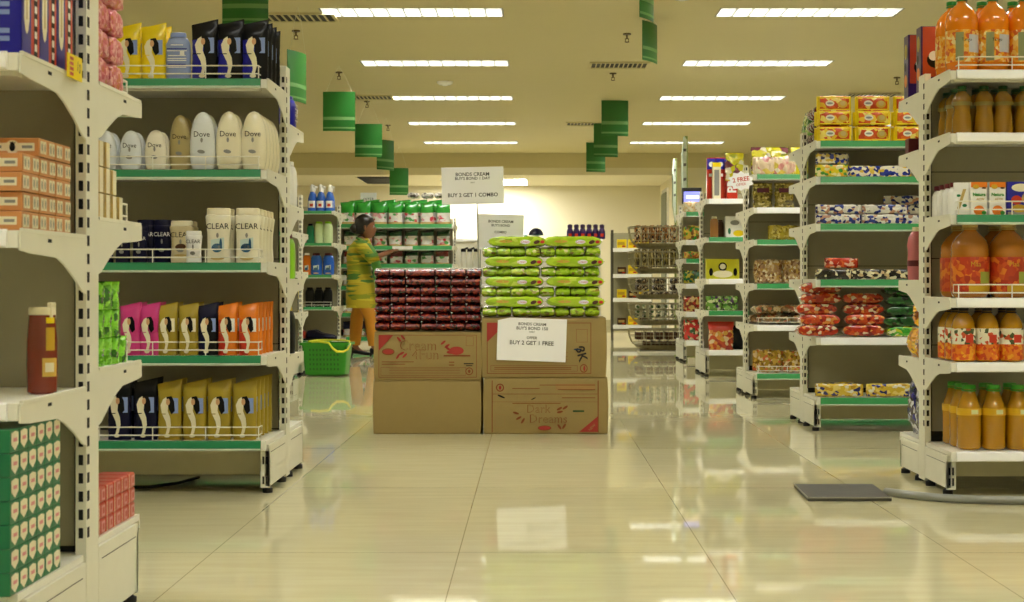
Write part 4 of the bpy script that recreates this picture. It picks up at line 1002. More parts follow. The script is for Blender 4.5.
for c, (px, n) in enumerate(((822, 5), (866, 4))):
    for lv in range(n):
        put('p6', p6, X(px, y2) + (-.02 if (c == 0 and lv in (0, 2)) else 0) + random.uniform(-.01, .01), y2 + .025 + .016*lv, R2Z[1] + .005 + lv*.0475, random.uniform(-.06, .06), 'red noodle packet, %s pile, layer %s from the shelf' % (('left', 'right')[c], ORD[lv]), 'noodle packet', 'red noodle packets')
for lv in range(5):
    put('p7b' if lv < 1 else 'p7', p7b if lv < 1 else p7, X(902, y2 + .05) + random.uniform(-.01, .01), y2 + .03, R2Z[1] + EPS + lv*.047, 0, ('bright green noodle packet at the bottom of the green pile' if lv < 1 else 'dark green noodle packet, layer %s of the green pile' % ORD[lv]), 'noodle packet', 'green noodle packets')
for i, px in enumerate((840, 891)): put('p8', p8, X(px, y2), y2 + .02, R2Z[0] + EPS, 0, 'long yellow pasta packet on the bottom shelf, %s of two' % ('left', 'right')[i], 'pasta packet', 'yellow pasta packets')
put('p8', p8, X(806, 6.98) + .05, 7.0, R2Z[0] + EPS, .5, 'yellow pasta packet turned askew at the rack end', 'pasta packet', 'yellow pasta packets')
put('p8r', longpack('wrap_redbrown', ['#8a3020', '#a84a2c', '#5a1c14'], .12, .05, .05, seed=60), 1.36, 7.46, R2Z[0] + EPS, .1, 'red brown packet on the back bottom shelf, second right rack', 'snack packet')

# ---------- third right rack
y3 = 8.86
chip = pmat('wrap_crisps_yellow', [('#dcd41c', 4), ('#e8e040', 2), '#f0ead0', '#a8b020', '#7a3a4a'], (13, 13, 13), .22, .7, bump=.5, wr=30)
chipp = pmat('wrap_crisps_pink', ['#e0b8a0', '#f0e4c8', ('#e8d0b0', 2), '#d8908a', '#e8d060'], (13, 13, 13), .22, .7, bump=.5, wr=30)
def chips(m, h=.17, w=.122): return lambda: bag(h, w, .06, 'stand', lambda a, t: m, seed=61, wr=.008, power=2.2).build('crisp_bag')
for i, px in enumerate((755, 778, 801)): put('chip', chips(chip), X(px, y3 + .12), y3 + .12, R3Z[5] + EPS, .1*(i - 1), 'bright yellow standing crisp bag on third right rack, %s from left' % ORD[i], 'crisp bag', 'yellow crisp bags')
put('chip', chips(chip), X(738, 9.2), 9.36, R3Z[5] + EPS, .3, 'yellow green crisp bag at the back, over the rack end', 'crisp bag', 'yellow crisp bags')
for i, px in enumerate((762, 785)): put('chipp', lambda: bag(.13, .10, .05, 'face', lambda a, t: chipp, seed=62, wr=.008, power=2.2).build('crisp_bag'), X(px, y3), y3 + .02, R3Z[5] + EPS, 0, 'pink and cream crisp bag lying before the yellow ones, %s' % ('left', 'right')[i], 'crisp bag', 'pink and cream crisp bags')
olv = pmat('wrap_olive_nuts', [('#8a7a24', 2), '#a89438', '#5a4c14', '#c8b45c', '#706018'], (40, 40, 40), .25, .6, bump=.5)
def nuts():
    r = empty('snack_bag')
    bag(.145, .115, .055, 'stand', lambda a, t: olv, seed=63, wr=.005).build('wrapper', r)
    MB().poly([(-.035,.09),(.035,.09),(.035,.115),(-.035,.115)], -.0305, PC['maroon']).build('label', r, smooth=False)
    return r
for i, px in enumerate((761, 785)): put('nuts', nuts, X(px, y3), y3 + .03, R3Z[4] + EPS, 0, 'olive coloured snack bag with dark label, %s of two' % ('left', 'right')[i], 'snack bag', 'olive snack bags')
yel = pmat('wrap_yellow_pulses', [('#b8a42c', 2), '#d0c050', '#8a7a1c'], (50, 50, 50), .25, .6, bump=.5)
for i, px in enumerate((782, 800)): put('yel', lambda: bag(.15, .085, .06, 'face', lambda a, t: yel, seed=64, wr=.005).build('snack_bag'), X(px, y3) + .01*i, y3 + .05 + .08*i, R3Z[3] + EPS, .1, 'small yellow bag of pulses lying on the third shelf, %s' % ('front one', 'rear one')[i], 'snack bag', 'yellow pulse bags')
tan = pmat('wrap_tan_nuts', [('#a8845c', 2), '#c8a878', '#e0d0a8', '#7a5430', '#b89048'], (40, 40, 40), .22, .6, bump=.5)
for i, px in enumerate((747, 771, 797)): put('tan', lambda: bag(.15, .135, .06, 'face', lambda a, t: tan, seed=65, wr=.006).build('snack_bag'), (X(px, y3) if i else 1.345), y3 + (.04 if i else .17), R3Z[2] + EPS, .05 if i else .6, 'tan bag of nuts on third right rack, %s from left' % ORD[i], 'snack bag', 'tan nut bags')
tan2 = pmat('wrap_brown_flat', [('#8a6a44', 2), '#b08a58', '#c8b48c', '#6a6448', '#b86a48'], (35, 35, 35), .22, .6, bump=.5)
for i, px in enumerate((752, 772, 795)): put('tan2', lambda: bag(.17, .14, .055, 'lie', lambda a, t: tan2, seed=66, wr=.006).build('snack_bag'), (X(px, y3) + .03*i if i else 1.34), y3 + .09 + (.14 if i == 0 else 0), R3Z[1] + EPS, .0, 'brown snack bag lying flat, %s from left, second shelf from bottom' % ORD[i], 'snack bag', 'brown flat bags')
for i, px in enumerate((760, 794)): put('tan2', None, X(px, y3), y3 + .1, R3Z[1] + EPS + .057, .15, 'brown snack bag resting on the flat ones, %s' % ('left', 'right')[i], 'snack bag', 'brown flat bags')
org = pmat('wrap_orange_mix', [('#b8902c', 2), '#d8b04a', '#d8703a', '#e8d0a0', '#8a6420'], (35, 35, 35), .22, .6, bump=.5)
for i, px in enumerate((749, 771, 795)): put('org', lambda: bag(.14, .125, .055, 'face', lambda a, t: org, seed=67, wr=.006).build('snack_bag'), (X(px, y3) if i else 1.335), y3 + (.05 if i else .17), R3Z[0] + EPS, .5 if i == 0 else .03, 'orange and yellow snack bag on the bottom shelf, %s from left' % ORD[i], 'snack bag', 'orange and yellow snack bags')
# shelf talker star
st = MB(); pts = []
for i in range(20):
    a = 2*pi*i/20; q = .072 if i % 2 else .056; pts.append((q*cos(a)*1.05, q*sin(a)*.8))
st.prism(pts, -.001, .001, m_paper, 'y'); st.text('2 FREE', .034, 0, -.0018, .008, PC['red'], bold=.0008, rot=.15); st.text('OFFER', .02, 0, -.0018, -.02, PC['red'], rot=.15)
ow = st.build('price_star', smooth=False); ow.location = (X(741, 8.76), 8.76, Z(181, 8.76)); tag(ow, 'small white star shaped price sign with red print on the third right rack', 'sign')

# ---------- fourth and fifth right racks
y4 = 10.96
def redtall(p, w, d, h):
    y = -d/2 - .001
    rect_front(p, -w/2, w/2, h*.72, h*.98, y, PC['blue']); p.disc(0, h*.84, w*.3, h*.06, y - .0004, PC['white']); rect_front(p, -w*.3, w*.3, h*.55, h*.62, y - .0004, PC['white'])
rt = carton('tall_box', .062, .05, .30, 'red', redtall)
for i, px in enumerate((711, 720, 729)): put('rt', rt, X(px, y4 + .08), y4 + .08, R4Z[4] + EPS, 0, 'tall red and blue box on fourth right rack, %s from left' % ORD[i], 'tall box', 'tall red and blue boxes')
def redword(p, w, d, h):
    p.text('PRIN', .085, 0, -d/2 - .001, h*.45, PC['white'], rot=pi/2, bold=.003); rect_front(p, -w/2, w/2, h*.86, h, -d/2 - .001, PC['blue'])
put('rw', carton('tall_box', .075, .05, .30, 'red', redword), X(732, y4), y4 + .01, R4Z[4] + EPS, 0, 'tall red box with white upright lettering at the right end of boxes', 'tall box')
def whl(p, w, d, h):
    y = -d/2 - .001
    rect_front(p, -w/2, w/2, h*.88, h, y, PC['yellow']); rect_front(p, -w*.3, w*.3, h*.1, h*.8, y, PC['grey'])
put('wh', carton('tall_box', .058, .05, .26, 'cream', whl), X(716.5, y4), y4 + .01, R4Z[4] + EPS, 0, 'cream tall box with yellow top before the red boxes', 'tall box')
put('btl', oval_bottle('syrup_bottle', mat('bottle_tea', '#9a6a34', .25, coat=.5), .06, .05, .15, style='round', cap='cream', label=None), X(714.5, y4), y4 + .02, R4Z[3] + EPS, 0, 'brown bottle with cream cap beside the white box', 'bottle')
put('btl2', oval_bottle('syrup_bottle', 'brown', .05, .04, .13, style='round', cap='brown'), X(722.5, y4), y4 + .12, R4Z[3] + EPS, 0, 'dark brown bottle half behind the white box', 'bottle')
def wbx(p, w, d, h):
    y = -d/2 - .001
    p.disc(w*.0, h*.7, w*.25, h*.12, y, PC['grey']); p.disc(w*.2, h*.2, w*.3, h*.15, y - .0004, PC['yellow']); p.disc(-w*.3, h*.3, w*.08, h*.15, y - .0004, PC['darkgreen'])
put('wb', carton('white_box', .13, .06, .15, 'white', wbx), X(734.5, y4 + .02), y4 + .03, R4Z[3] + EPS, 0, 'white box with yellow and green picture on the fourth right rack', 'box')
def ybx(p, w, d, h):
    y = -d/2 - .001
    p.disc(0, h*.62, w*.13, h*.22, y, PC['black']); p.disc(0, h*.62, w*.09, h*.14, y - .0004, PC['cream']); p.disc(0, h*.25, w*.3, h*.18, y, PC['cream'])
    for q in (-.35, .38): p.disc(w*q, h*.35, w*.06, h*.2, y, PC['black'])
put('yb', carton('yellow_box', .235, .06, .142, mat('pack_lemon', '#c8c422', .35, coat=.3), ybx), X(722.5, y4), y4 + .02, R4Z[2] + EPS, 0, 'large lemon yellow box with black round emblem', 'box')
gpk = pmat('wrap_green_white', ['#4a8a2c', ('#7ab048', 2), '#d8e0b0', '#2c4a1c', '#4a2c5a'], (30, 30, 30), .25, .6, bump=.4)
for i, px in enumerate((712.5, 730.5)): put('gpk', lambda: bag(.115, .105, .05, 'face', lambda a, t: gpk, seed=70, wr=.003, power=3.2).build('snack_bag'), X(px, y4), y4 + .02, R4Z[1] + EPS, 0, 'green packet with white print on fourth right rack, %s' % ('left', 'right')[i], 'snack bag', 'green white packets')
opk = pmat('wrap_orange_pouch', [('#c84a24', 2), '#e0903c', '#d8a848', '#e8d0a0', '#a83020'], (22, 22, 22), .25, .6, bump=.4)
put('opk', lambda: bag(.20, .185, .07, 'stand', lambda a, t: PC['red'] if a > .72 else opk, seed=71, pin0=False, wr=.006).build('snack_bag'), X(721.5, y4), y4 + .04, R4Z[0] + EPS, 0, 'large red and orange pouch on the bottom of fourth right rack', 'snack bag')
put('opkb', lambda: bag(.17, .13, .06, 'stand', lambda a, t: PC['black'], seed=72, pin0=False, wr=.006).build('snack_bag'), X(737, y4 + .08), y4 + .13, R4Z[0] + EPS, 0, 'black pouch behind the red and orange pouch', 'snack bag')
y5 = 12.96
def smallbag(nm, cols, w, h, seed): 
    m = pmat(nm, cols, (25, 25, 25), .25, .6, bump=.4)
    return lambda: bag(w, h, .06, 'face', lambda a, t: m, seed=seed, wr=.006, power=2.3).build('snack_bag')
put('s5a', smallbag('wrap_bread', ['#c8a068', '#e0c898', '#e8e0c8'], .15, .085, 73), X(692.5, y5), y5 + .03, R5Z[5] + EPS, 0, 'cream bread bag on top of the farthest right rack', 'snack bag')
for i, (zz, nm, cols, h, d) in enumerate(((R5Z[4], 'wrap_s5b', ['#3a9a2c', '#c88a30', '#e8c84a', '#8a5a20'], .12, 'green and orange bag on farthest right rack, below the bread'),
        (R5Z[3], 'wrap_s5c', ['#2c8a2c', '#b8702c', '#d8b84a'], .06, 'low green and brown bag, third shelf of farthest right rack'),
        (R5Z[2], 'wrap_s5d', ['#1c6a2c', '#c8b82c', '#2c4a1c'], .11, 'green and yellow bag in the middle of farthest right rack'),
        (R5Z[1], 'wrap_s5e', ['#b83420', '#d8b060', '#7a2a1c'], .13, 'red and tan bag, second shelf from bottom, farthest right rack'),
        (R5Z[0], 'wrap_s5f', [('#c82c28', 3), '#e8d8b0', '#2c5a2c'], .17, 'bright red bag on the bottom of farthest right rack'))):
    put('s5%d' % i, smallbag(nm, cols, .16, h, 74 + i), X(693, y5), y5 + .03, zz + EPS, 0, d, 'snack bag')
# wall monitor over the farthest racks
mo = empty('monitor', (X(692, 13.5), 13.5, R5Z[5] + EPS)); tag(mo, 'small screen glowing pale blue on top of the farthest right rack', 'monitor')
MB().box(-.085, .085, 0, .05, .10, .24, m_black).build('casing', mo, bevel=.004)
MB().box(-.072, .072, -.003, -.0005, .115, .205, mat('screen_blue', '#8a90e8', .3, emit='#8a90ff', estr=.9)).box(-.05, .07, -.005, -.003, .145, .17, mat('screen_white', '#e0e8ff', .3, emit='#e0ecff', estr=1.2)).build('screen', mo)
MB().box(-.01, .01, .015, .035, 0, .1, m_black).box(-.06, .06, 0, .06, 0, .008, m_black).build('stand', mo)
# standing banners by the farthest rack
bw = mat('banner_pale_green', '#cfdccb', .5); bg = mat('banner_olive_edge', '#8fa050', .5)
def banner(px0, px1, py0, py1, y, label, nblk):
    x0, x1 = X(px0, y), X(px1, y); z0, z1 = Z(py1, y), Z(py0, y); w = .34; h = z1 - z0
    r = empty('banner_stand', ((x0 + x1)/2, y, z0)); tag(r, label, 'banner', 'standing banners')
    a = math.atan2(w, (x1 - x0)) ; r.rotation_euler = (0, 0, a)
    L_ = w
    MB().prism([(-L_/2, h*.25), (L_/2, 0), (L_/2, h), (0, h*1.02), (-L_/2, h*.75)], -.006, .006, bw, 'y').build('panel', r, smooth=False)
    MB().box(L_/2, L_/2 + .035, -.012, .012, 0, h*1.05, bg).box(L_/2 + .005, L_/2 + .030, -.010, .010, -z0 + .012, 0, bg).box(L_/2 - .08, L_/2 + .11, -.10, .10, -z0, -z0 + .012, bg).build('post', r, bevel=.003)
    t = MB()
    for k in range(nblk): t.poly([(-.11, h*(.80 - k*.2)), (.12, h*(.83 - k*.2)), (.12, h*(.87 - k*.2)), (-.11, h*(.84 - k*.2))], -.008, m_black)
    t.build('lettering', r, smooth=False)
banner(680, 688, 138, 211, 13.9, 'tall pale green banner with black bars above the farthest right rack', 3)
banner(671, 677, 160, 222, 15.2, 'shorter pale green banner behind the tall one', 3)
for (px, yy, zt) in ((687, 13.98, 211), (676, 15.28, 222)): pass

# ---------- wire baskets of produce
m_bw = mat('basket_wire_olive', '#9a9272', .35, .5)
TB = [Z(q, 14.6) for q in (350, 325, 299, 273, 248)]
rk = empty('basket_stand', (0, 0, 0)); tag(rk, 'tiered wire basket stand at the end of the far right aisle', 'display stand')
xb0, xb1 = X(630, 14.6), X(684, 14.8)
for xq in (xb1 + .01,):
    for yq in (14.58, 15.0): MB().box(xq - .012, xq + .012, yq - .012, yq + .012, 0, Z(222, 14.6), m_bracket).build('post', rk)
MB().box(X(640, 14.6), xb1, 14.62, 14.98, .0, .02, m_bracket).build('base', rk)
def wbasket(r, z, h, flat):
    """open wire trough bulging to the left, rounded"""
    w = MB(); pr = [(xb0 + .10, z), (xb0 + .02, z + h*.35), (xb0, z + h*.7), (xb0 + .03, z + h)]
    for (t, zz, ins) in ((.0, z, .10), (.33, z + h*.35, .03), (.66, z + h*.7, .005), (1, z + h, .0)):
        y0_, y1_ = 14.56 + ins*.6, 15.02 - ins*.6; xl = xb0 + ins
        rad = .10
        pts = [(xb1, y0_, zz)]
        for k in range(7): a = pi/2*k/6; pts.append((xl + rad - rad*sin(a), y0_ + rad - rad*cos(a), zz))
        for k in range(7): a = pi/2*k/6; pts.append((xl + rad - rad*cos(a), y1_ - rad + rad*sin(a), zz))
        pts.append((xb1, y1_, zz))
        w.tube(pts, .004 if t < 1 else .007, m_bw, 5)
    n = 11
    for k in range(n):
        x = xb0 + .11 + (xb1 - xb0 - .11)*k/(n - 1)
        w.tube([(x, 14.56, z + h), (x, 14.565, z + h*.7), (x, 14.58, z + h*.35), (x, 14.62, z), (x, 14.96, z), (x, 15.0, z + h*.35), (x, 15.02, z + h)], .0022, m_bw, 4)
    for k in range(7):
        y = 14.66 + k*.045
        w.tube([(xb0, y, z + h), (xb0 + .005, y, z + h*.7), (xb0 + .03, y, z + h*.35), (xb0 + .10, y, z), (xb1, y, z)], .0022, m_bw, 4)
    return w.build('wire_basket', r)
tr = mat('basket_liner', '#8c8260', .5)
for i, z in enumerate(TB):
    wb_ = wbasket(rk, z, .20 if i else .19, False)
    rr = []
    for (zz, ins) in ((z + .004, .115), (z + .025, .08), (z + .045, .055)):
        ring = []
        xl = xb0 + ins; y0_, y1_ = 14.57 + ins*.5, 15.01 - ins*.5; rad = .09
        ring.append((xb1 - .004, y0_, zz))
        for k in range(6): a = pi/2*k/5; ring.append((xl + rad - rad*sin(a), y0_ + rad - rad*cos(a), zz))
        for k in range(6): a = pi/2*k/5; ring.append((xl + rad - rad*cos(a), y1_ - rad + rad*sin(a), zz))
        ring.append((xb1 - .004, y1_, zz)); rr.append(ring)
    MB().rings(rr, lambda i, j: tr, cap1=False).build('liner', wb_, ang=50)
kinds = [('brown_jar', 'short dark jar with pale lid', lambda: (lambda r: (MB().lathe([(0,.034),(.004,.038),(.06,.038),(.07,.033)], PC['brown'], 14).build('jar_body', r), MB().lathe([(.070,.034),(.084,.034)], PC['cream'], 14).build('lid', r), r)[-1])(empty('jar'))),
         ('leek', 'pale green bundled vegetable', lambda: MB().tube([(-.09,0,.022),(-.03,0,.022),(.04,0,.022),(.10,0,.022)], [.014,.019,.0215,.012], pmat('veg_pale', ['#b0b088', '#4a6a34', '#d8d8c0', '#20301c'], (25,25,25), .5, 0), 10).build('vegetable')),
         ('nutbag', 'dark brown speckled small bag', lambda: bag(.12, .085, .06, 'lie', lambda a, t: pmat('wrap_dark_speckle', [('#1c140c', 2), '#5a4428', '#c8b894', '#2a1c10', '#7a5c34'], (45,45,45), .35, .4), seed=81, wr=.004).build('small_bag')),
         ('stickbag', 'pale tan bag of breadsticks', lambda: bag(.17, .05, .04, 'stand', lambda a, t: pmat('wrap_pale_sticks', [('#9a8848', 2), '#c8b880', '#4a3c1c', '#2c2010'], (60,60,12), .35, .4), seed=82, pin0=False, wr=.002).build('stick_bag')),
         ('tanroll', 'brown and white wrapped roll', lambda: bag(.16, .05, .045, 'stand', lambda a, t: pmat('wrap_brown_roll', [('#8a5424', 2), '#c08848', '#1c1420', '#d8c8a8'], (40,40,25), .35, .4), seed=83, pin0=False, wr=.002).build('wrapped_roll'))]
lv_name = ['lowest', 'second lowest', 'middle', 'second highest', 'top']
for i, z in enumerate(TB):
    key, desc, bf = kinds[i]
    nx, layers, rows_, hh, rr_ = [(5, 2, 2, .086, .045), (7, 4, 1, .046, .03), (3, 3, 2, .062, .066), (7, 1, 2, .17, .03), (7, 1, 2, .16, .03)][i]
    for ly in range(layers):
        xl_ = xb0 + (.125 if ly == 0 and layers > 1 else .05) + rr_; xr_ = xb1 - .014 - rr_
        for rw in range(rows_):
            for j in range(nx):
                yy = 14.75 if rows_ == 1 else 14.655 + rw*.16
                zz = z + .012 + ly*hh + (.045 if layers == 1 else 0)
                lb = '%s in the %s basket, %s%s from left' % (desc, lv_name[i], ('%s layer, ' % ORD[ly]) if layers > 1 else '', (('front ', 'rear ')[rw] if rows_ > 1 else '') + ORD[j])
                put(key, bf, xl_ + j*(xr_ - xl_)/(nx - 1), yy, zz, pi/2 if i == 1 else random.uniform(-.08, .08), lb, 'produce', 'contents of the %s basket' % lv_name[i])

# ---------- far wall rack
wr = empty('wall_rack', (0, 0, 0)); tag(wr, 'grey wall rack with pale shelves left of the wire baskets', 'shelving rack')
yw_ = 18.0
MB().box(X(611, yw_), X(613.5, yw_), yw_, yw_ + .04, 0, Z(230, yw_), mat('rack_grey', '#4c4838', .5)).build('post', wr)
MB().box(X(611, yw_) + .45, X(613.5, yw_) + .45, yw_, yw_ + .04, 0, Z(230, yw_), mat('rack_grey', '#4c4838', .5)).build('post', wr)
MB().box(X(612, yw_), X(612, yw_) + .47, yw_ + .36, yw_ + .38, .1, Z(232, yw_), m_panel).build('back_panel', wr)
WRZ = [Z(q, yw_) for q in (345, 325, 298, 274, 248)]
for z in WRZ:
    MB().box(X(613, yw_), X(613, yw_) + .45, yw_ + .0, yw_ + .36, z - .02, z, m_shelf).box(X(613, yw_), X(613, yw_) + .45, yw_ - .01, yw_, z - .045, z, m_white).build('shelf', wr)
ycart = carton('yellow_carton', .11, .08, .10, 'yellow', lambda p, w, d, h: (rect_front(p, -w*.4, w*.3, h*.35, h*.7, -d/2 - .001, PC['gold']), p.disc(w*.2, h*.2, w*.2, h*.1, -d/2 - .0014, PC['red'])))
dcart = carton('dark_carton', .10, .08, .08, 'brown', lambda p, w, d, h: (rect_front(p, -w*.4, w*.3, h*.35, h*.7, -d/2 - .001, PC['tan']), p.disc(w*.2, h*.2, w*.2, h*.1, -d/2 - .0014, PC['red'])))
for i, z in enumerate(WRZ[1:]):
    for j in range(3):
        k = ('ycart', ycart) if (i + j) % 2 == 1 or i == 3 else ('dcart', dcart)
        put(k[0], k[1], X(622, yw_) + j*.13, yw_ + .08, z + EPS, 0, '%s carton on the wall rack, shelf %s from below, %s from left' % ('yellow' if k[0] == 'ycart' else 'brown', ORD[i], ORD[j]), 'carton', '%s wall rack cartons' % k[0])
for j in range(3): put('rcart', carton('flat_carton', .13, .08, .05, 'red', lambda p, w, d, h: rect_front(p, -w*.4, w*.3, h*.35, h*.7, -d/2 - .001, PC['cream'])), X(620, yw_) + j*.15, yw_ + .08, WRZ[0] + EPS, 0, 'flat red carton on the lowest wall rack shelf, %s from left' % ORD[j], 'carton', 'flat red cartons')
# low counter behind the green stack with purple bottles
ct = empty('display_counter', (0, 0, 0)); tag(ct, 'low white display counter mostly hidden behind the carton island', 'counter')
yc = 18.6; xa, xb_ = X(452, yc), X(601, yc); zt = Z(239, yc)
MB().box(xa, xb_, yc, yc + .5, 0.08, zt - .03, mat('counter_white', '#dcd8c4', .5)).build('body', ct, bevel=.005)
MB().box(xa - .02, xb_ + .02, yc - .02, yc + .52, zt - .03, zt, m_white).build('counter_top', ct, bevel=.004)
MB().box(xa + .05, xb_ - .05, yc + .04, yc + .46, 0, .08, m_rubber).build('plinth', ct)
pb = lambda: (lambda r: (MB().lathe([(0,.045),(.01,.052),(.10,.052),(.13,.04),(.14,.03)], PC['purple'], 16).build('bottle_body', r), MB().lathe([(.14,.034),(.15,.04),(.18,.038),(.19,.02)], mat('cap_violet', '#3a2050', .3, coat=.4), 14).build('cap', r), MB().patch(.052, 1, .03, .07, -120, -60, PC['red']).build('label', r), r)[-1])(empty('syrup_bottle'))
for i in range(6): put('pb', pb, X(570 + i*6.4, yc + .1), yc + .12, zt + EPS, 0, 'dark purple bottle behind the green packets, %s from left' % ORD[i], 'bottle', 'dark purple bottles', s=(.76, .76, .95))
hat = empty('cap_hat', (X(536, yc), yc + .14, zt + EPS)); tag(hat, 'dark blue domed cap on a stand behind the green packets', 'hat')
MB().lathe([(.05,.085),(.055,.09),(.09,.08),(.12,.055),(.135,.02)], PC['navy'], 20).build('crown', hat); MB().lathe([(.046,.10),(.05,.10)], PC['darkgreen'], 20, cy=-.02).build('brim', hat); MB().lathe([(0,.04),(.045,.045)], PC['white'], 14).build('stand', hat)
put('sgb', carton('green_box', .06, .05, .05, 'darkgreen', lambda p, w, d, h: rect_front(p, -w*.3, w*.3, h*.3, h*.7, -d/2 - .001, PC['white'])), X(525, yc), yc + .1, zt + EPS, 0, 'small dark green box left of the blue cap', 'box')
# bottles with black spouts on the counter left of the sign stick
wc = lambda: (lambda r: (MB().lathe([(0,.024),(.005,.027),(.22,.027),(.27,.02),(.29,.016)], PC['white'], 16).build('bottle_body', r), MB().lathe([(.29,.022),(.31,.024),(.32,.018)], PC['black'], 12).tube([(0,0,.31),(.04,-.02,.325)], .010, PC['black']).build('spout', r), r)[-1])(empty('cleaner_bottle'))
cl = empty('display_counter', (0, 0, 0)); tag(cl, 'pale low counter between washing powder rack and carton island', 'counter')
yl = 17.4; zl = Z(284, yl)
MB().box(X(457, yl), X(500, yl), yl, yl + .4, .05, zl - .02, mat('counter_white', '#dcd8c4', .5)).build('body', cl, bevel=.005); MB().box(X(456, yl), X(501, yl), yl - .01, yl + .41, zl - .02, zl, m_white).build('counter_top', cl, bevel=.003)
MB().box(X(458, yl), X(499, yl), yl + .03, yl + .37, 0, .05, m_rubber).build('plinth', cl)
for i in range(3):
    put('wc', wc, X(461 + i*6.4 + 2, yl), yl + .1, zl + EPS, 0, 'white bottle with black spout beside the washing powder rack, %s from left' % ORD[i], 'bottle', 'white bottles with black spouts', s=1.25)

# ---------- fourth left rack with spray bottles
def spray(body, top, h=.235):
    def b():
        r = empty('spray_bottle')
        MB().lathe([(0,.030),(.004,.036),(.06,.037),(.11,.034),(.15,.024),(.17,.014)], PC[body] if isinstance(body, str) else body, 18, sy=.75).build('bottle_body', r)
        MB().lathe([(.17,.016),(.19,.017),(.21,.013),(.225,.012),(.235,.006)], PC[top], 12).box(-.012,.034,-.008,.008,.205,.222,PC[top]).tube([(.026,0,.206),(.032,0,.188),(.028,0,.175)], .003, PC[top]).build('spray_head', r)
        MB().patch(.037, .75, .03, .09, -140, -40, PC['white']).patch(.037, .75, .04, .065, -115, -70, PC['red'], off=.0012).build('label', r)
        return r
    return b
y6 = 13.47; G3u = G3Z
cb = mat('bottle_cobalt', '#1c5ac0', .15, coat=.8)
row('spray', spray(cb, 'white'), [312, 320.5, 329.5], G3Z[4] + EPS, y6, 'cobalt blue spray bottle with white head', 'spray bottle', 'fourth left rack top', 'blue spray bottles', 2, .09)
row('gspray', oval_bottle('cleaner_bottle', mat('bottle_pale_green', '#c8dca8', .25, coat=.4), .072, .05, .19, style='round', cap='lime'), [318.5, 327.5], G3Z[3] + EPS, y6, 'pale bottle with lime green cap', 'cleaner bottle', 'below the sprays', 'lime capped bottles', 2, .08)
row('gdark', oval_bottle('cleaner_bottle', 'darkgreen', .065, .05, .17, style='round', cap='navy'), [310.5], G3Z[3] + EPS, y6, 'dark green bottle left of lime capped ones', 'cleaner bottle', 'fourth left rack', 'dark green bottles', 1)
row('bclean', oval_bottle('cleaner_bottle', cb, .10, .06, .19, style='round', cap='maroon', label='wave'), [316.5, 329], G3Z[2] + EPS, y6, 'wide blue bottle with pale label', 'cleaner bottle', 'fourth left rack middle', 'wide blue bottles', 1)
row('oclean', oval_bottle('cleaner_bottle', 'orange', .07, .05, .19, style='round', cap='white', label='wave'), [307], G3Z[2] + EPS, y6, 'orange bottle with white cap', 'cleaner bottle', 'left of the blue bottles', 'orange bottles', 1)
row('dk', oval_bottle('cleaner_bottle', 'black', .08, .06, .17, style='round', cap='black'), [310, 319, 328], G3Z[1] + EPS, y6 + .03, 'black bottle behind white wire rail', 'bottle', 'fourth left rack low', 'black bottles', 1)
def shoe(col):
    def b():
        r = empty('shoe')
        m = MB(); rr = []
        for (t, w, h, z) in ((0,.015,.05,.0),(.05,.032,.075,0),(.3,.036,.08,0),(.5,.036,.055,0),(.75,.042,.042,0),(.93,.034,.032,0),(1,.012,.018,0)):
            rr.append([((t-.5)*.25, w*cos(2*pi*j/12), .012 + h*.5 + h*.5*sin(2*pi*j/12)) for j in range(12)])
        m.rings(rr, lambda i, j: PC[col]); m.build('upper', r)
        MB().prism([(-.125,-.02),(-.11,-.034),(.06,-.04),(.11,-.03),(.125,0),(.11,.03),(.06,.04),(-.11,.034),(-.125,.02)], 0, .014, PC['black'], 'z').build('sole', r)
        return r
    return b
put('shn', shoe('navy'), X(325, y6), y6 + .06, G3Z[0] + EPS, .05, 'dark navy shoe on the lowest shelf behind the green basket', 'shoe')
put('shr', shoe('red'), X(302, y6), y6 + .15, G3Z[0] + EPS, 1.5, 'red shoe on the lowest shelf behind the green basket', 'shoe')
put('shn2', shoe('navy'), X(328, y6), y6 + .19, G3Z[0] + EPS, .1, 'second dark navy shoe, farther back on the lowest shelf', 'shoe')
put('sbox', carton('yellow_bottle_box', .06, .06, .16, 'yellow', lambda p, w, d, h: rect_front(p, -w*.4, w*.4, h*.1, h*.6, -d/2 - .001, PC['black'])), -1.73, 11.35, .45 + EPS, 0, 'yellow and black carton on the back of third left rack', 'carton')

# ---------- washing powder rack
y7 = 16.06
wpm = pmat('wrap_powder_white', [('#e6e2da', 4), '#c8384a', ('#dcdcd8', 3), '#4a9a4a', '#d89aa0'], (14, 24, 18), .3, .5, bump=.4)
gtop = mat('wrap_powder_green', '#2f9e34', .25, coat=.6, bump=.3)
gdk = mat('wrap_powder_dark', '#1c4a24', .25, coat=.6, bump=.3); wred = mat('wrap_powder_redbrown', '#6a2018', .25, coat=.6, bump=.3)
def powder(h, w, top, low, split=.62):
    return lambda: bag(h, w, .09, 'stand', lambda a, t: top if a > split else (low if a > .08 else PC['tan']), seed=91, pin0=False, wr=.006, tilt=.1).build('washing_powder_bag')
shn_ = ['bottom', 'fifth', 'fourth', 'third', 'second', 'top']
for i, px in enumerate((347, 363, 379, 395, 411, 427, 443)):
    put('pwA', powder(.235, .150, gtop, wpm, .5), X(px, y7), y7 + .05, G4Z[5] + EPS, random.uniform(-.05, .05), 'green and white washing powder bag on far rack top, %s from left' % ORD[i], 'washing powder bag', 'green washing powder bags')
    if i < 6: put('pwA', None, X(px + 8, y7), y7 + .17, G4Z[5] + EPS, 0, 'green and white washing powder bag in the rear file, %s from left' % ORD[i], 'washing powder bag', 'green washing powder bags', s=(1,1,1.1))
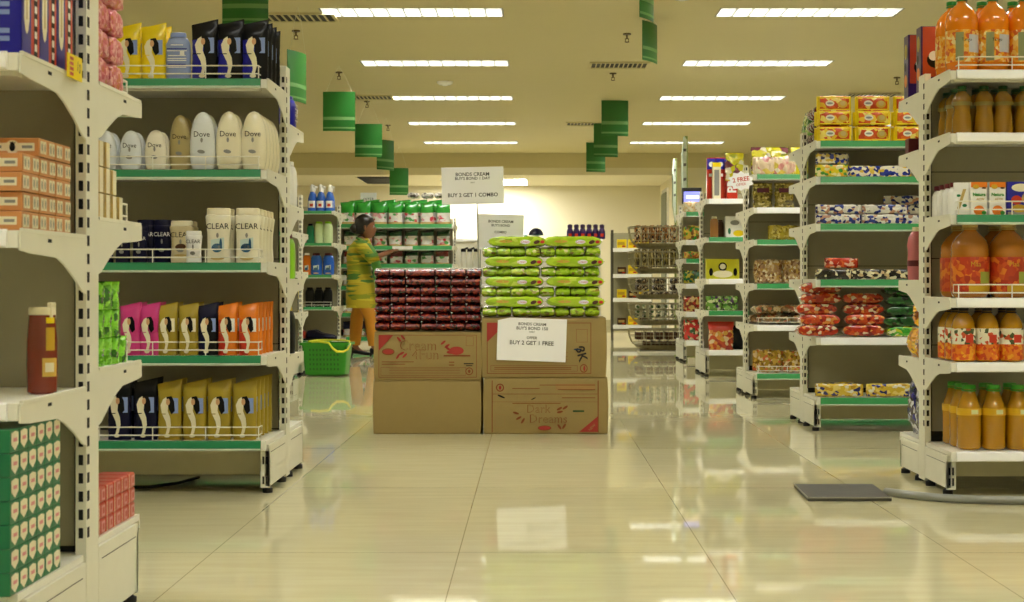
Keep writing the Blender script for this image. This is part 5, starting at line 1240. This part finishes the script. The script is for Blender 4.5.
for i, px in enumerate((350, 365, 380, 395, 411, 427, 443)):
    put('pwB', powder(.165, .142, gdk, wpm, .62), X(px, y7), y7 + .05, G4Z[4] + EPS, random.uniform(-.05, .05), 'dark green and white bag on far rack second shelf, %s from left' % ORD[i], 'washing powder bag', 'dark green washing powder bags')
for i, px in enumerate((350, 365, 380, 396, 411, 427, 442)):
    k = ('pwB', None) if i % 3 else ('pwC', powder(.150, .140, wred, wpm, .55))
    put(k[0], k[1], X(px, y7), y7 + .05, G4Z[3] + EPS, random.uniform(-.05, .05), '%s bag on far rack third shelf, %s from left' % ('dark green and white' if i % 3 else 'red brown and white', ORD[i]), 'washing powder bag', 'third shelf powder bags %d' % (i % 3 > 0), s=(1, 1, .82) if i % 3 else (1, 1, .9))
for sh in (0, 1, 2):
    for i, px in enumerate((348, 360, 371)):
        k = ('pwD', powder(.16, .115, PC['navy'], wpm, .5)) if sh == 0 else ('pwE', powder(.16, .115, gdk, wpm, .45))
        put(k[0], k[1], X(px, y7), y7 + .06, G4Z[sh] + EPS, 0, '%s bag beside the walking woman, %s shelf of far rack, %s from left' % ('navy' if sh == 0 else 'dark', shn_[sh], ORD[i]), 'washing powder bag', 'low powder bags')
put('tcard', carton('shelf_card', .21, .004, .035, 'white'), X(402.5, 15.98), 15.975, G4Z[4] - .038, 0, 'white price card on the second shelf edge of the far rack', 'price card')
tc_ = empty('sign_card', (X(368.5, 16.3), 16.3, Z(205, 16.3))); tag(tc_, 'small white card standing on the washing powder rack', 'sign')
MB().box(-.085, .085, 0, .004, 0, .13, m_paper).build('card', tc_); MB().text('OFFER', .04, 0, -.002, .06, m_ink).build('lettering', tc_, smooth=False); MB().box(-.006, .006, .004, .012, -(Z(205,16.3) - 1.36), .05, m_bracket).build('stick', tc_)
for i, px in enumerate((414, 428, 441)): put('whtb', lambda: bag(.135, .12, .06, 'lie', lambda a, t: pmat('wrap_white_top', [('#e8e4dc', 3), '#b0a8a0', '#4a4038'], (18, 18, 18), .35, .3), seed=92, wr=.006).build('white_bag'), X(px, 16.3), 16.25, 1.550, 0, 'white bag lying over the washing powder bags, %s from left' % ORD[i], 'bag', 'white bags on the powder rack')

# ---------- green shopping basket
def basket():
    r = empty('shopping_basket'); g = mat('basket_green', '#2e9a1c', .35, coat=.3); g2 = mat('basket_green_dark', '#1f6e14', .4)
    w0, w1, d0, d1, h = .145, .165, .10, .125, .235
    b = MB(); rr = []
    def rr_ring(w, d, z, rad=.03):
        P = []
        for (sx, sy, a0) in ((1, 1, 0), (-1, 1, 90), (-1, -1, 180), (1, -1, 270)):
            for k in range(4):
                a = radians(a0 + 30*k); P.append((sx*(w - rad) + rad*cos(a), sy*(d - rad) + rad*sin(a), z))
        return P
    b.rings([rr_ring(w0 - .02, d0 - .02, 0.0), rr_ring(w0, d0, .012), rr_ring(w0 + (w1-w0)*.5, d0 + (d1-d0)*.5, h*.5), rr_ring(w1, d1, h), rr_ring(w1 + .014, d1 + .014, h), rr_ring(w1 + .014, d1 + .014, h - .014), rr_ring(w1 + .008, d1 + .008, h - .014)][0:4], lambda i, j: g, cap1=False)
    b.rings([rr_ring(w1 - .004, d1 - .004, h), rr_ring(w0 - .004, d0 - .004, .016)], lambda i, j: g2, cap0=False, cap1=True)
    b.build('tub', r, ang=50)
    MB().rings([rr_ring(w1 - .004, d1 - .004, h), rr_ring(w1 + .014, d1 + .014, h + .002), rr_ring(w1 + .014, d1 + .014, h - .016), rr_ring(w1 - .002, d1 - .002, h - .016)], lambda i, j: g, cap0=False, cap1=False).build('rim', r, ang=40)
    s = MB()
    for i in range(9):
        for k in range(5):
            x = -.10 + i*.025; z = .05 + k*.034; y = -(d0 + (d1-d0)*z/h) - .0012
            s.poly([(x - .006, z - .008), (x + .006, z - .008), (x + .006, z + .008), (x - .006, z + .008)], y, g2)
    s.build('slots', r, smooth=False)
    yl_ = mat('handle_yellow', '#d8dc2c', .35, coat=.3)
    # handles: one lies along the front rim and hangs over the right corner
    MB().tube([(-.09, -.128, h + .008), (-.03, -.136, h + .012), (.04, -.142, h + .004), (.07, -.146, h - .035), (.10, -.148, h - .058), (.145, -.142, h - .06), (.172, -.118, h - .045), (.178, -.06, h - .01), (.165, -.02, h + .006)], [.006,.008,.008,.008,.009,.008,.007,.007,.006], yl_, 8).build('handle', r)
    MB().tube([(-.15, .06, h + .006), (-.10, .135, h + .012), (0, .14, h + .014), (.10, .135, h + .012), (.15, .06, h + .006)], .007, yl_, 8).build('handle', r)
    return r
put('basket', basket, X(324.5, 10.95), 11.1, .0005, -.08, 'green plastic shopping basket with yellow handle on the floor', 'shopping basket')

# ---------- floor mat and conduit, cable under the shampoo rack
ym = 4.9
fm = MB().prism([(X(794, 4.98), 4.98), (X(808, 4.66), 4.66), (X(892, 4.66), 4.66), (X(873, 4.98), 4.98)], .0005, .012, mat('mat_charcoal', '#45443c', .6, bump=.4, scale=60), 'z')
r = empty('floor_mat', (0, 0, 0)); tag(r, 'dark grey flat metal plate on the floor beside nearest right rack', 'floor plate')
o = fm.build('plate', r, bevel=.003)
e = MB().tube([(X(794, 4.98), 4.98, .011), (X(808, 4.66), 4.66, .011), (X(892, 4.66), 4.66, .011)], .0025, mat('plate_edge', '#8c8a7c', .4, .5), 6); e.build('edge_strip', r)
hs = MB().tube([(X(886, 4.80), 4.80, .011), (X(905, 4.74), 4.72, .013), (X(940, 4.66), 4.64, .013), (X(990, 4.62), 4.60, .013), (1.9, 4.58, .013), (2.6, 4.6, .013)], .0125, mat('hose_grey', '#8a8c84', .3, coat=.3), 12)
tag(hs.build('floor_hose'), 'grey hose running along the floor before the nearest right rack', 'hose')
cbv = MB().tube([(-2.2, 5.0, .006), (X(100, 4.95), 4.93, .006), (X(150, 4.95), 4.95, .006), (X(175, 5.0), 5.05, .006), (X(192, 5.1), 5.2, .006)], .005, m_rubber, 8)
tag(cbv.build('power_cable'), 'thin black cable on the floor under the shampoo rack', 'cable')

# ---------- hanging green cards
cg = mat('card_green', '#1a6a20', .4, coat=.2); cl_ = mat('card_pale_green', '#6a9a5a', .5)
def card(w, h, curve):
    def b():
        r = empty('hanging_card')
        def strip(z0, z1, m, off, name, t=.002):
            mb = MB(); rr = []
            n = 10
            for q in range(n + 1):
                u = q/n - .5; x = u*w; y = curve*(u*u*4 - .5) * w
                rr.append([(x, y - off, z0), (x, y - off, z1), (x, y - off + t, z1), (x, y - off + t, z0)])
            mb.rings(rr, lambda i, j: m); return mb.build(name, r)
        strip(0, h, cg, 0, 'card', .003)
        strip(h*.28, h*.36, cl_, .0015, 'pale_stripe', .0016)
        strip(h*.06, h*.10, cl_, .0015, 'pale_stripe', .0016)
        return r
    return b
cards = [(245, 24, 9.07, .27, .33, .0), (298, 102, 10.2, .27, .33, 1.25), (339, 131, 13.0, .27, .33, 0.05), (368.5, 157, 15.4, .27, .33, .1), (386, 170, 17.0, .27, .33, .9), (399, 195, 20.6, .25, .36, .1),
         (648, 20, 8.4, .22, .33, 1.15), (651, 62, 10.6, .26, .27, 1.1), (615, 136, 15.4, .27, .41, .1), (606, 157, 17.5, .28, .38, .2), (596, 172, 20.0, .26, .38, .3)]
side = ['left', 'right']
for i, (px, pyb, y, w, h, rz) in enumerate(cards):
    sd = 0 if i < 6 else 1; k = i if i < 6 else i - 6
    x = X(px, y); z = Z(pyb, y)
    r = put('card%d' % i, card(w, h, .06), x, y, z, rz, 'green hanging card in the %s chain, %s from the camera' % (side[sd], ORD[k]), 'hanging card', 'green hanging cards')
    top = CEIL - z
    MB().tube([(-w*.4, 0, h), (-w*.2, 0, h + (top - h)*.6), (0, 0, top)], .0012, m_bracket, 4).build('string', r) if top - h > .02 else None
    MB().tube([(w*.4, 0, h), (w*.2, 0, h + (top - h)*.6), (0, 0, top)], .0012, m_bracket, 4).build('string', r) if top - h > .02 else None

# ---------- the walking woman
sk = mat('skin_brown', '#8a5a3c', .5); hairm = mat('hair_black', '#16100c', .4, coat=.3)
tun = pmat('kurta_yellow_green', [('#b8a41c', 3), ('#8a9418', 2), '#4c7a28', '#c8b82c'], (3, 3, 26), .7, 0, bump=.2); trm = mat('trousers_ochre', '#c8861c', .7, bump=.2); gr_ = mat('stole_green', '#4a8a34', .7, bump=.3)
wo = empty('person', (-1.555, 14.0, 0.0)); tag(wo, 'dark-haired person in yellow green tunic and ochre trousers walking right, reaching forward', 'person')
bm_v = []; bm_e = []; bm_r = []
def J(x, y, z, r, par=None):
    bm_v.append((x, y, z)); bm_r.append(r)
    if par is not None: bm_e.append((par, len(bm_v) - 1))
    return len(bm_v) - 1
pel = J(-.02, 0, .66, .095); wa = J(-.03, 0, .78, .085, pel); ch = J(-.025, 0, .93, .10, wa); sh_ = J(-.01, 0, 1.03, .07, ch); nk = J(.01, 0, 1.075, .037, sh_)
for s in (-1, 1):
    fwd = .10 if s < 0 else -.07
    hp = J(-.02, .07*s, .62, .075, pel); kn = J(fwd*.8, .07*s, .36, .048, hp); an = J(fwd*1.1, .07*s, .085, .028, kn)
    hl = J(fwd*1.1 + .05, .07*s, .035, .025, an); J(fwd*1.1 + .13, .07*s, .018, .016, hl)
    if s < 0:   # near arm reaching forward to the packets
        a1 = J(.0, -.13, 1.01, .042, sh_); a2 = J(.10, -.17, .88, .033, a1); a3 = J(.22, -.15, .93, .023, a2); pm = J(.275, -.145, .95, .022, a3)
        sgn = 1
    else:
        a1 = J(-.02, .13, 1.01, .042, sh_); a2 = J(-.04, .17, .83, .033, a1); a3 = J(.06, .15, .70, .023, a2); pm = J(.10, .14, .665, .022, a3)
    bx = bm_v[pm]
    dirv = Vector(bx) - Vector(bm_v[a3]); dirv.normalize()
    for q, (ln, off) in enumerate(((.045, -.018), (.055, -.007), (.052, .005), (.04, .016))):
        p0 = J(bx[0] + dirv.x*.02, bx[1] + off, bx[2] + dirv.z*.02 + .0, .009, pm)
        p1 = J(bx[0] + dirv.x*(.02 + ln*.6), bx[1] + off*1.1, bx[2] + dirv.z*(.02 + ln*.6) - .004, .0078, p0)
        J(bx[0] + dirv.x*(.02 + ln), bx[1] + off*1.1, bx[2] + dirv.z*(.02 + ln) - .018, .0065, p1)
    t0 = J(bx[0], bx[1] - .026, bx[2] + .008, .009, pm); J(bx[0] + dirv.x*.03, bx[1] - .034, bx[2] + dirv.z*.03 + .006, .0075, t0)
me = bpy.data.meshes.new('body'); me.from_pydata(bm_v, bm_e, [])
bo = bpy.data.objects.new('body', me); COL.objects.link(bo); bo.parent = wo
me.materials.append(sk)
md = bo.modifiers.new('skin', 'SKIN'); md.use_smooth_shade = True
for i, v in enumerate(me.skin_vertices[0].data if me.skin_vertices else []): v.radius = (bm_r[i], bm_r[i])
if not me.skin_vertices:
    bpy.context.view_layer.objects.active = bo
    bpy.ops.mesh.customdata_skin_add()
    for i, v in enumerate(me.skin_vertices[0].data): v.radius = (bm_r[i], bm_r[i])
me.skin_vertices[0].data[0].use_root = True
sb_ = bo.modifiers.new('sub', 'SUBSURF'); sb_.levels = 1; sb_.render_levels = 1
# head: lofted egg with brow, nose, lips, chin; faces +x
hd = MB(); hx, hz = .035, 1.175; rr = []
prof = [(-.105, .030, .030, .010), (-.092, .045, .038, .014), (-.075, .062, .048, .010), (-.05, .072, .056, .006), (-.02, .078, .062, .0), (.01, .082, .066, -.004), (.04, .082, .067, -.006), (.07, .070, .058, -.008), (.092, .045, .04, -.01), (.102, .015, .014, -.01)]
for (dz, rx, ry, ox) in prof:
    ring = []
    for j in range(24):
        a = 2*pi*j/24; x = rx*cos(a); y = ry*sin(a)
        if cos(a) > .96 and -.055 < dz < .0: x += .014 if dz > -.045 else .006     # nose
        if cos(a) > .9 and -.095 < dz < -.07: x += .003                              # lips / chin
        if .75 < cos(a) < .97 and -.03 < dz < .02: x -= .004                           # eye sockets
        ring.append((hx + ox + x, y, hz + dz))
    rr.append(ring)
hd.rings(rr, lambda i, j: sk); ho = hd.build('head', wo, ang=80)
ey = MB()
for s in (-1, 1): ey.lathe([(hz - .008, .003), (hz - .004, .007), (hz, .008), (hz + .004, .007), (hz + .008, .003)], PC['white'], 10, cx=hx + .070, cy=.026*s)
for s in (-1, 1): ey.lathe([(hz - .004, .002), (hz, .004), (hz + .004, .002)], PC['black'], 8, cx=hx + .0765, cy=.028*s)
ey.build('eye', ho)
MB().box(hx + .068, hx + .079, -.02, .02, hz - .069, hz - .061, mat('lips', '#6e2c24', .4)).build('mouth', ho, bevel=.003)
for s in (-1, 1): MB().lathe([(hz - .03, .004), (hz - .02, .010), (hz, .013), (hz + .012, .009)], sk, 10, cx=hx - .005, cy=.068*s, sy=.5).build('ear', ho)
hr = MB(); rr = []
for (dz, rx, ry, ox) in [(-.07, .05, .05, -.052), (-.04, .07, .064, -.034), (0, .082, .072, -.022), (.04, .090, .075, -.016), (.075, .082, .068, -.015), (.10, .056, .05, -.016), (.115, .02, .02, -.016)]:
    rr.append([(hx + ox + rx*cos(2*pi*j/20), ry*sin(2*pi*j/20), hz + dz) for j in range(20)])
hr.rings(rr, lambda i, j: hairm); hr.lathe([(hz - .06, .012), (hz - .045, .034), (hz - .015, .046), (hz + .015, .034), (hz + .03, .012)], hairm, 14, cx=hx - .105)
hr.build('hair', wo, ang=80)
tu = MB(); rr = []
for (z, rx, ry, ox) in [(.44, .150, .14, .0), (.55, .145, .14, -.005), (.66, .130, .132, -.015), (.78, .108, .112, -.03), (.90, .122, .125, -.025), (.99, .108, .135, -.015), (1.045, .075, .10, -.005), (1.07, .046, .05, .005)]:
    rr.append([(ox + rx*cos(2*pi*j/26)*(1 + .04*sin(5*2*pi*j/26)*(1 if z < .7 else 0)), ry*sin(2*pi*j/26), z) for j in range(26)])
tu.rings(rr, lambda i, j: tun, cap1=False)
tu.tube([bm_v[sh_], (.0, -.13, 1.0), (.10, -.17, .885), (.16, -.16, .905)], [.05, .058, .05, .042], tun, 12).tube([bm_v[sh_], (-.02, .13, 1.0), (-.04, .17, .84), (.0, .162, .78)], [.05, .058, .05, .042], tun, 12)
tu.build('tunic', wo, ang=80)
for s in (-1, 1):
    fwd = .10 if s < 0 else -.07
    MB().tube([(-.02, .06*s, .66), (-.01, .07*s, .56), (fwd*.8, .07*s, .36), (fwd*1.0, .07*s, .2), (fwd*1.1, .07*s, .10)], [.055, .060, .060, .056, .048], trm, 16).build('trouser_leg', wo, ang=80)
    fx = fwd*1.1
    shb = MB(); rr = [[(fx + x, .07*s + w*cos(2*pi*j/12), zc + h*sin(2*pi*j/12)) for j in range(12)] for (x, w, zc, h) in ((-.035, .012, .055, .02), (-.02, .028, .052, .030), (.03, .030, .040, .022), (.09, .034, .026, .017), (.14, .026, .020, .014), (.165, .008, .016, .008))]
    shb.rings(rr, lambda i, j: PC['black']).tube([(fx - .022, .07*s, .045), (fx - .028, .07*s, .001)], [.014, .007], PC['black'], 8).build('shoe', wo, ang=60)
st_ = MB(); P = []
for q, (x, z) in enumerate(((-.04, 1.08), (.03, 1.02), (.085, .93), (.11, .82), (.13, .68), (.15, .54))):
    P.append([(x, -.13 - .012*sin(q*2), z), (x + .05, -.10, z - .015), (x + .065, .0, z - .02), (x + .06, .0, z - .03), (x + .035, -.10, z - .03), (x - .008, -.122, z - .012)])
st_.rings(P, lambda i, j: gr_); st_.build('stole', wo, ang=80)

# ---------- keep everything clear of the end brackets
bpy.context.view_layer.update()
RACKS = [(-.82, -1, 2.4, 3.25), (-.828, -1, 4.75, 5.62), (-1.68, -1, 10.7, 11.6), (-1.735, -1, 13.35, 14.35), (-.83, -1, 15.95, 16.8), (1.28, 1, 4.70, 5.5), (1.25, 1, 6.8, 7.65), (1.25, 1, 8.75, 9.65), (1.213, 1, 10.85, 11.7), (1.25, 1, 12.85, 13.7)]
def xspan(o):
    xs = []
    st = [o]
    while st:
        q = st.pop(); st += list(q.children)
        if q.type == 'MESH': xs += [(q.matrix_world @ Vector(c))[0] for c in q.bound_box]
    return (min(xs), max(xs)) if xs else None
for o in [o for o in COL.objects if o.parent is None and o.get('category') and o['category'] not in ('shelving rack', 'noodle packet', 'ceiling light', 'price card', 'sign')]:
    for (x0, dx, ya, yb_) in RACKS:
        if ya < o.location.y < yb_ and (o.location.x - x0)*dx > -.01 and o.location.z > .02 and o.location.z < 1.8:
            sp = xspan(o)
            if not sp: continue
            over = (x0 + dx*.0062 - (sp[0] if dx > 0 else sp[1]))*dx
            if 0 < over < .11: o.location.x += dx*over
